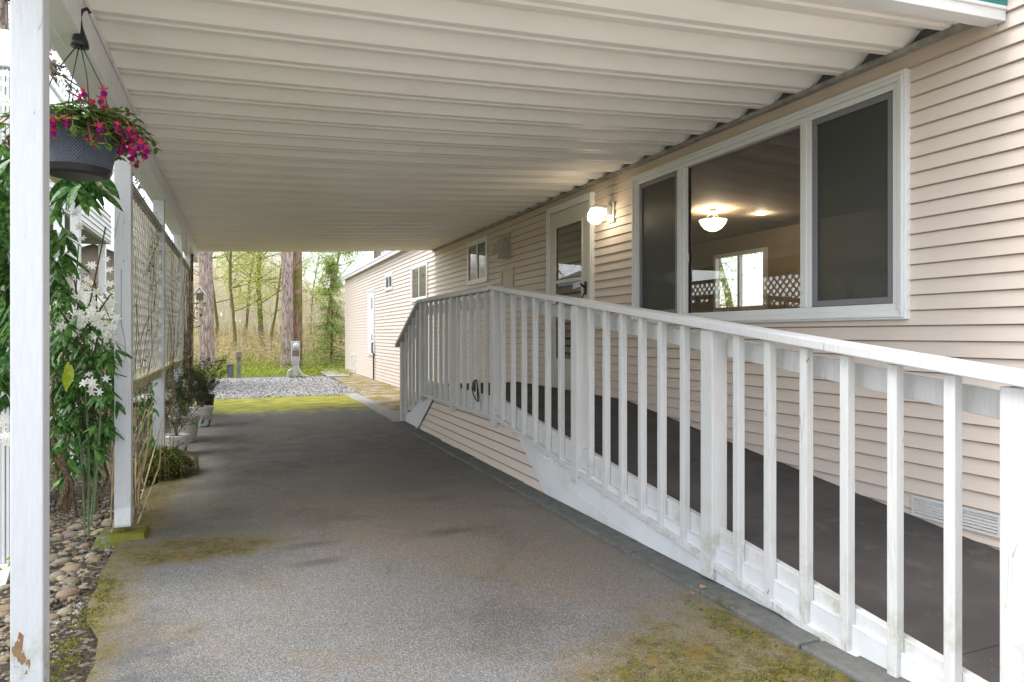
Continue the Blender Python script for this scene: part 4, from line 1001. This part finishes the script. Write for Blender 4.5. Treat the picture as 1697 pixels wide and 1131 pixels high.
# ------------------------------------------------------------------ things beyond the carport
mp=P(489,628,18.9); mx_,my_=mp.x,mp.y
ms=thing('meter_pedestal',(mx_,my_,0),'grey electric meter pedestal standing on the gravel before the twin trunked tree','electric meter')
GM=simple('galvanised grey',(.48,.48,.46),.45,.1,8,metal=.3,c2=(.3,.22,.15),cov=.7)
m=MB(); m.box(mx_-.115,mx_+.115,my_-.07,my_+.07,.46,1.02); m.box(mx_-.10,mx_+.10,my_-.06,my_+.06,.38,.46); m.build('cabinet',GM,ms,bevel=.01)
m=MB(); m.lathe([(.085,0),(.085,.02),(.078,.06),(.06,.085),(.01,.09)],(0,0,0),20)
m.v=[(mx_+.01+v[0],my_-.07-v[2],.89+v[1]) for v in m.v]; m.build('meter',simple('meter glass',(.55,.56,.57),.15,.05),ms,smooth=True)
m=MB(); m.box(mx_-.085,mx_+.095,my_-.085,my_-.07,.61,.77); m.build('breaker_cover',simple('rusty cover',(.22,.13,.09),.7,.2,10),ms)
m=MB(); m.box(mx_-.07,mx_+.07,my_-.05,my_+.05,0,.38); m.tube([(mx_+.05,my_-.03,.40),(mx_+.09,my_-.1,.22),(mx_+.20,my_-.15,.08),(mx_+.34,my_-.18,.04)],.022,8); m.tube([(mx_-.18,my_,0),(mx_-.18,my_,.20)],.04,10); m.tube([(mx_-.18,my_,.20),(mx_-.10,my_,.24)],.03,8); m.build('conduit',GM,ms)
m=MB(); m.lathe([(.2,0),(.16,.05),(.05,.07)],(mx_,my_,0),12,lambda k,z:1+.2*math.sin(k*3)); m.build('gravel_base',GRAVELM,ms)
bp=P(395,628,18.7)
bl=thing('bollard_lamp',(bp.x,bp.y,0),'wooden garden bollard lamp with a brown head at the gravel edge','lamp post')
m=MB(); m.box(bp.x-.055,bp.x+.055,bp.y-.055,bp.y+.055,-.05,.55); m.build('post',simple('green grey post',(.20,.22,.16),.8,.2,8,c2=(.12,.15,.06)),bl,bevel=.01)
m=MB(); m.lathe([(.075,0),(.085,.01),(.085,.05),(.08,.14),(.085,.17),(.06,.205),(.01,.215)],(bp.x,bp.y,.55),16); m.build('head',simple('brown lamp head',(.24,.17,.12),.6,.15,8),bl)
ub=P(381,628,18.7); m=MB(); m.box(ub.x-.085,ub.x+.085,ub.y-.06,ub.y+.06,-.05,.38); m.box(ub.x-.092,ub.x+.092,ub.y-.067,ub.y+.067,.36,.40)
tag(m.build('utility_box',simple('dark grey box',(.14,.155,.15),.6,.1,6),bevel=.012),'short dark grey utility box beside the bollard lamp','utility box')

# trees
def rdir(r,d,s): return (d+Vector((r.gauss(0,s),r.gauss(0,s),r.gauss(0,s)))).normalized()
def grow(m,r,p,d,L,rad,depth,tips,up=.08,spread=.75,nseg=5,kids=(3,5)):
    pts=[p]; 
    for i in range(nseg): d=rdir(r,d+Vector((0,0,up)),.13); pts.append(pts[-1]+d*L/nseg)
    m.tube(pts,[rad*(1-.45*i/nseg) for i in range(nseg+1)],6 if depth>2 else 4,cap=False)
    if depth<=1: tips+=pts[1:]
    if depth==0: return
    for _ in range(r.randint(*kids)):
        k=r.uniform(.3,1)*nseg; i=min(nseg-1,int(k)); q=pts[i].lerp(pts[i+1],k-i); grow(m,r,q,rdir(r,d,spread),L*r.uniform(.5,.72),max(.004,rad*(1-.45*k/nseg)*.55),depth-1,tips,up,spread,nseg,kids)
def leaves(r,tips,n,L,spr=.15):
    m=MB()
    for _ in range(n):
        p=r.choice(tips)+Vector((r.gauss(0,spr),r.gauss(0,spr),r.gauss(0,spr))); a=r.uniform(0,6.3); d=Vector((math.cos(a),math.sin(a),r.uniform(-.6,.4))); LL=L*r.uniform(.6,1.3); m.leaf(p,d,d.cross(Vector((r.gauss(0,.4),r.gauss(0,.4),1))),LL,LL*.6,.2,2)
    return m
def maple(px,d,h,rad,label,seed,nl=5200,lean=(0,0)):
    r=random.Random(seed); b=P(px,555,d); b.z=gz(b.x,b.y)-.1
    T=thing('maple_tree',tuple(b),label,'tree','spring trees behind the gravel yard'); m=MB(); tips=[]
    dd=Vector((lean[0],lean[1],1)).normalized(); pts=[b]; 
    for i in range(9): dd=rdir(r,dd+Vector((0,0,.1)),.07); pts.append(pts[-1]+dd*h/9)
    m.tube(pts,[rad*(1.25 if i==0 else 1-.07*i) for i in range(10)],9,cap=False)
    for i in range(2,10):
        for _ in range(4 if i>2 else 2):
            a=r.uniform(0,6.3); grow(m,r,pts[i],Vector((math.cos(a),math.sin(a),r.uniform(.0,.8))).normalized(),h*r.uniform(.14,.27),rad*.32*(1-.06*i),2,tips,.06,.8,5,(3,4))
    m.build('trunk',MAPB,T,smooth=True); leaves(r,tips,int(nl*2.6),.075,.13).build('crown',SPRING,T)
maple(433,33,10,.135,'mossy maple with fresh yellow leaves, left of the twin trunked tree',101,8000)
maple(446,31,9,.06,'slender mossy maple leaning just left of the twin trunked tree',102,4000,(.06,0))
maple(388,29,9,.075,'mossy many branched maple above the bollard lamp',103,7000,(-.05,0))
maple(404,37,10,.08,'thin maple half hidden behind the mossy maples',104,5000)
maple(358,34,10,.08,'budding maple between the left fir trunk and mossy maple',105,7000)
maple(541,40,8,.10,'pale leaved young maple behind the cedar',106,5000,(.1,0))
maple(515,43,6,.06,'thin bare sapling right of the twin trunked tree',107,900)
# firs
def fir(specs,h,label,name,seed,barks,crownz=7.,dense=1400):
    b=specs[0][0]; T=thing(name,tuple(b),label,'tree'); r=random.Random(seed)
    for k,(q,rad,lean) in enumerate(specs):
        m=MB(); pts=[]; rs=[]
        for i in range(13):
            t=i/12; pts.append(q+Vector((lean*h*t+.02*math.sin(i*1.3),.0,h*t-.1))); rs.append(rad*((1.22 if i==0 else 1.0)-.55*t))
        m.tube(pts,rs,18,cap=False)
        for _ in range(10): 
            a=r.uniform(0,6.3); z=r.uniform(2.5,6.5); p=q+Vector((lean*z,0,z)); e=p+Vector((math.cos(a)*.35,math.sin(a)*.35,r.uniform(-.1,.1))); m.tube([p,e],[.02,.008],5)
        m.build('trunk',barks[k],T,smooth=True)
    m=MB(); tw=MB()
    for _ in range(46):
        z=r.uniform(crownz,h); a=r.uniform(0,6.3); L=(h-z)*.30+.8; p=b+Vector((0,0,z)); e=p+Vector((math.cos(a)*L,math.sin(a)*L,-.25*L)); tw.tube([p,e],[.04,.01],5)
        for _ in range(dense//46):
            t=r.uniform(.2,1); c=p.lerp(e,t)+Vector((r.gauss(0,.18),r.gauss(0,.18),r.gauss(-.12,.12))); dd=Vector((r.gauss(0,1),r.gauss(0,1),-.6)); m.leaf(c,dd,dd.cross(Vector((0,0,1))),r.uniform(.10,.22),.035,.6,2)
    tw.build('branches',TWIG,T); m.build('crown',CEDL if seed==9 else FIRL,T)
def gp(px,d): q=P(px,555,d); return Vector((q.x,q.y,gz(q.x,q.y)))
fir([(gp(341.5,22),.235,-.004)],17,'straight reddish fir trunk left of the gravel, beside the birdhouse','fir_tree',5,[FIRB])
fir([(gp(475,23.2),.20,.0),(gp(490,23.6),.18,.012)],18,'large twin trunked fir rising behind the electric meter','twin_trunk_fir',6,[FIRB,CEDB])
fir([(Vector((-4.6,17.2,0)),.25,0)],15,'dark fir seen past the top of the nearest post','fir_tree',7,[FIRB],5.6,12000)
fir([(Vector((-5.5,26,0)),.25,0)],15,'dark fir standing behind the brown shed','fir_tree',8,[FIRB],4.0,4000)
fir([(gp(625,33),.22,0)],12,'dark fir rising behind the far end of the house roof','fir_tree',9,[FIRB],4.4,11000)
# cedar at the house end
r=random.Random(55); q=gp(548,24.8)
T=thing('cedar_tree',tuple(q),'young cedar with drooping sprays at the far corner of the house','tree')
m=MB(); m.tube([q,q+Vector((.05,0,1.6)),q+Vector((0,0,3.1)),q+Vector((.05,0,4.3))],[.06,.05,.03,.01],8); l=MB()
for _ in range(120):
    z=.25+r.random()**1.1*3.9; a=r.uniform(0,6.3); L=(4.4-z)*.26+.12; 
    if 2.0<z<2.5: L*=.6
    p=q+Vector((0,0,z)); e=p+Vector((math.cos(a)*L,math.sin(a)*L,-.22*L+.02)); m.tube([p,(p+e)/2+Vector((0,0,.06)),e],[.012,.008,.004],4)
    for _ in range(75):
        t=r.uniform(.15,1.05); c=p.lerp(e,t)+Vector((r.gauss(0,.07),r.gauss(0,.07),r.gauss(-.03,.05))); dd=Vector((math.cos(a)+r.gauss(0,.6),math.sin(a)+r.gauss(0,.6),-.7)); LL=r.uniform(.05,.12); l.leaf(c,dd,dd.cross(Vector((r.gauss(0,.3),r.gauss(0,.3),1))),LL,LL*.3,.8,2)
m.build('trunk',CEDB,T); l.build('crown',CEDL,T)
# thicket, undergrowth, brambles
r=random.Random(99); m=MB()
for _ in range(6500):
    x=r.uniform(-16,22); y=r.uniform(44,70); z=gz(x,y); h=r.uniform(1.5,4.2)*(.8 if x>4 else 1.5); d=Vector((r.gauss(0,.10),r.gauss(0,.1),1)); p=Vector((x,y,z)); a=p+d*h*.5+Vector((r.gauss(0,.15),0,0)); b=a+rdir(r,d,.18)*h*.5
    m.tube([p,a,b],[.016,.010,.004],3,cap=False)
    for _ in range(7): s=a.lerp(b,r.random()); e=s+Vector((r.gauss(0,.5),r.gauss(0,.3),r.uniform(.2,.9))); m.tube([s,e],[.010,.004],3,cap=False)
tag(m.build('thicket',PALETW),kind='stuff')
m=MB()
for _ in range(34000):
    x=r.uniform(-16,22); y=r.uniform(42,66); z=gz(x,y)+r.random()**1.3*6.0*(1 if x<4 else .5); a=r.uniform(0,6.3); d=Vector((math.cos(a),math.sin(a),0)); L=r.uniform(.08,.18); m.leaf((x,y,z),d,d.cross(Vector((r.gauss(0,.6),r.gauss(0,.6),1))),L,L*.6,.1,2)
tag(m.build('thicket_leaves',SPRING),kind='stuff')
m=MB()
for _ in range(34000):
    x=r.uniform(-4.5,7.5); y=20.2+r.random()**1.5*11
    if x<-1.2 and r.random()<.3: y=r.uniform(13,21)
    if -2.4<x<2.6 and y<20.6: continue
    if x>3.2 and y<23.8: continue
    a=r.uniform(0,6.3); h=r.random()**2*.28; d=Vector((math.cos(a),math.sin(a),r.uniform(0,1.5))); L=r.uniform(.05,.11); m.leaf((x,y,gz(x,y)+h),d,d.cross(Vector((.2,.3,1))),L,L*.45,.4,2)
tag(m.build('undergrowth',GRASSL),kind='stuff')
m=MB(); l=MB()
for _ in range(1500):
    x=r.uniform(-5,8); y=r.uniform(24.5,40)
    if x>3 and y<25.5: continue
    z=gz(x,y); p=Vector((x,y,z)); a=r.uniform(0,6.3); h=r.uniform(.4,1.5); e=p+Vector((math.cos(a)*h*.8,math.sin(a)*h*.5,h*.45)); mid=(p+e)/2+Vector((0,0,h*.5)); m.tube([p,mid,e],[.008,.006,.003],3,cap=False)
    for _ in range(16):
        c=mid.lerp(e,r.random()) if r.random()<.6 else p.lerp(mid,r.random()); c=c+Vector((r.gauss(0,.1),r.gauss(0,.1),r.gauss(0,.08))); b=r.uniform(0,6.3); d=Vector((math.cos(b),math.sin(b),.1)); L=r.uniform(.05,.10); l.leaf(c,d,d.cross(Vector((r.gauss(0,.5),r.gauss(0,.5),1))),L,L*.6,.2,2)
tag(m.build('bramble_canes',simple('tan cane',(.48,.34,.26),.9,.2,1)),kind='stuff'); tag(l.build('bramble_leaves',BRAML),kind='stuff')
# shrubs on the neighbour side (behind the lattice and clematis)
labs3=['tall leafy shrub behind the nearest lattice panel','broad yellow green shrub behind the middle lattice panel','dark shrub behind the farthest lattice panel','small shrub growing behind the clematis']
for i,(x,y,w,h,mt) in enumerate(((-1.7,6.0,.55,1.5,SHRUBL),(-1.9,8.4,.8,1.9,GRASSL),(-1.8,11.4,.8,1.9,SHRUBL),(-1.9,4.9,.5,1.0,SHRUBL))):
    r=random.Random(200+i); S=thing('garden_shrub',(x,y,-.1),labs3[i],'shrub'); m=MB(); tips=[]
    for _ in range(12): a=r.uniform(0,6.3); grow(m,r,Vector((x,y,-.1)),Vector((math.cos(a)*.5,math.sin(a)*.5,1)).normalized(),h*.62,.014,2,tips,.1,.5,4,(2,3))
    m.build('branches',TWIG,S); leaves(r,tips,2600,.055,.08).build('leaves',mt,S)
# back garden tree seen through the far room window
maple_x=Vector((14,16,0)); r=random.Random(301); T=thing('garden_tree',tuple(maple_x),'leafy tree behind the house seen through the far room window','tree'); m=MB(); tips=[]
grow(m,r,maple_x,Vector((0,0,1)),4,.14,3,tips,.1,.8,6,(4,6)); m.build('trunk',MAPB,T); leaves(r,tips,6000,.10,.2).build('crown',SPRING,T)

# ------------------------------------------------------------------ world, sun, camera
w=bpy.data.worlds.new('World'); sc.world=w; w.use_nodes=True; nt=w.node_tree; N=nt.nodes; Lk=nt.links; bg=N['Background']
sky=N.new('ShaderNodeTexSky'); sky.sky_type='NISHITA'; sky.sun_disc=False
EL,AZ=R(60),R(275)   # azimuth clockwise from +Y
sky.sun_elevation=EL; sky.sun_rotation=AZ; sky.air_density=1.0; sky.dust_density=1.5; sky.ozone_density=1.0
tc=N.new('ShaderNodeTexCoord'); no=N.new('ShaderNodeTexNoise'); mp_=N.new('ShaderNodeMapping'); mp_.inputs['Scale'].default_value=(1,1,2.6)
Lk.new(tc.outputs['Generated'],mp_.inputs[0]); Lk.new(mp_.outputs[0],no.inputs['Vector']); no.inputs['Scale'].default_value=2.6; no.inputs['Detail'].default_value=7; no.inputs['Roughness'].default_value=.6
mr=N.new('ShaderNodeMapRange'); mr.interpolation_type='SMOOTHSTEP'; Lk.new(no.outputs['Fac'],mr.inputs[0]); mr.inputs[1].default_value=.40; mr.inputs[2].default_value=.62; mr.inputs[3].default_value=.25; mr.inputs[4].default_value=1.
mx=N.new('ShaderNodeMix'); mx.data_type='RGBA'; Lk.new(mr.outputs[0],mx.inputs[0]); Lk.new(sky.outputs[0],mx.inputs[6]); mx.inputs[7].default_value=(8.3,8.5,8.8,1)
Lk.new(mx.outputs[2],bg.inputs[0]); bg.inputs[1].default_value=.14
sd=bpy.data.lights.new('Sun','SUN'); sd.energy=1.1; sd.angle=R(25); sd.color=(1,.965,.92); so=bpy.data.objects.new('sun',sd); COL.objects.link(so)
dv=Vector((math.sin(AZ)*math.cos(EL),math.cos(AZ)*math.cos(EL),math.sin(EL))); so.rotation_euler=dv.to_track_quat('Z','Y').to_euler(); so.location=dv*30
def plight(name,loc,e,col,rad): 
    d=bpy.data.lights.new(name,'POINT'); d.energy=e; d.color=col; d.shadow_soft_size=rad; o=bpy.data.objects.new(name,d); o.location=loc; COL.objects.link(o)
q=WLOC[lamp.name]; plight('pendant_bulb',(q.x,q.y,2.80),10,(1,.8,.58),.03)
for o_ in [o for o in bpy.data.objects if o.name.startswith('recessed_light')]:
    q=WLOC[o_.name]; plight('recessed_bulb',(q.x,q.y,2.84),4.5,(1,.8,.58),.04)
cam=bpy.data.cameras.new('Camera'); cam.sensor_width=36; cam.lens=36*1131/1697; cam.shift_y=-10.5/1697; cam.clip_end=1500; cam.clip_start=.05
co=bpy.data.objects.new('Camera',cam); co.location=(0,0,1.2); co.rotation_euler=(R(90),0,-math.atan2(458,1131)); COL.objects.link(co); sc.camera=co
sc.view_settings.view_transform='Standard'; sc.view_settings.look='None'; sc.view_settings.exposure=1.42; sc.view_settings.gamma=1
sc.render.engine='CYCLES'; sc.cycles.max_bounces=10; sc.cycles.diffuse_bounces=6; sc.cycles.transparent_max_bounces=16
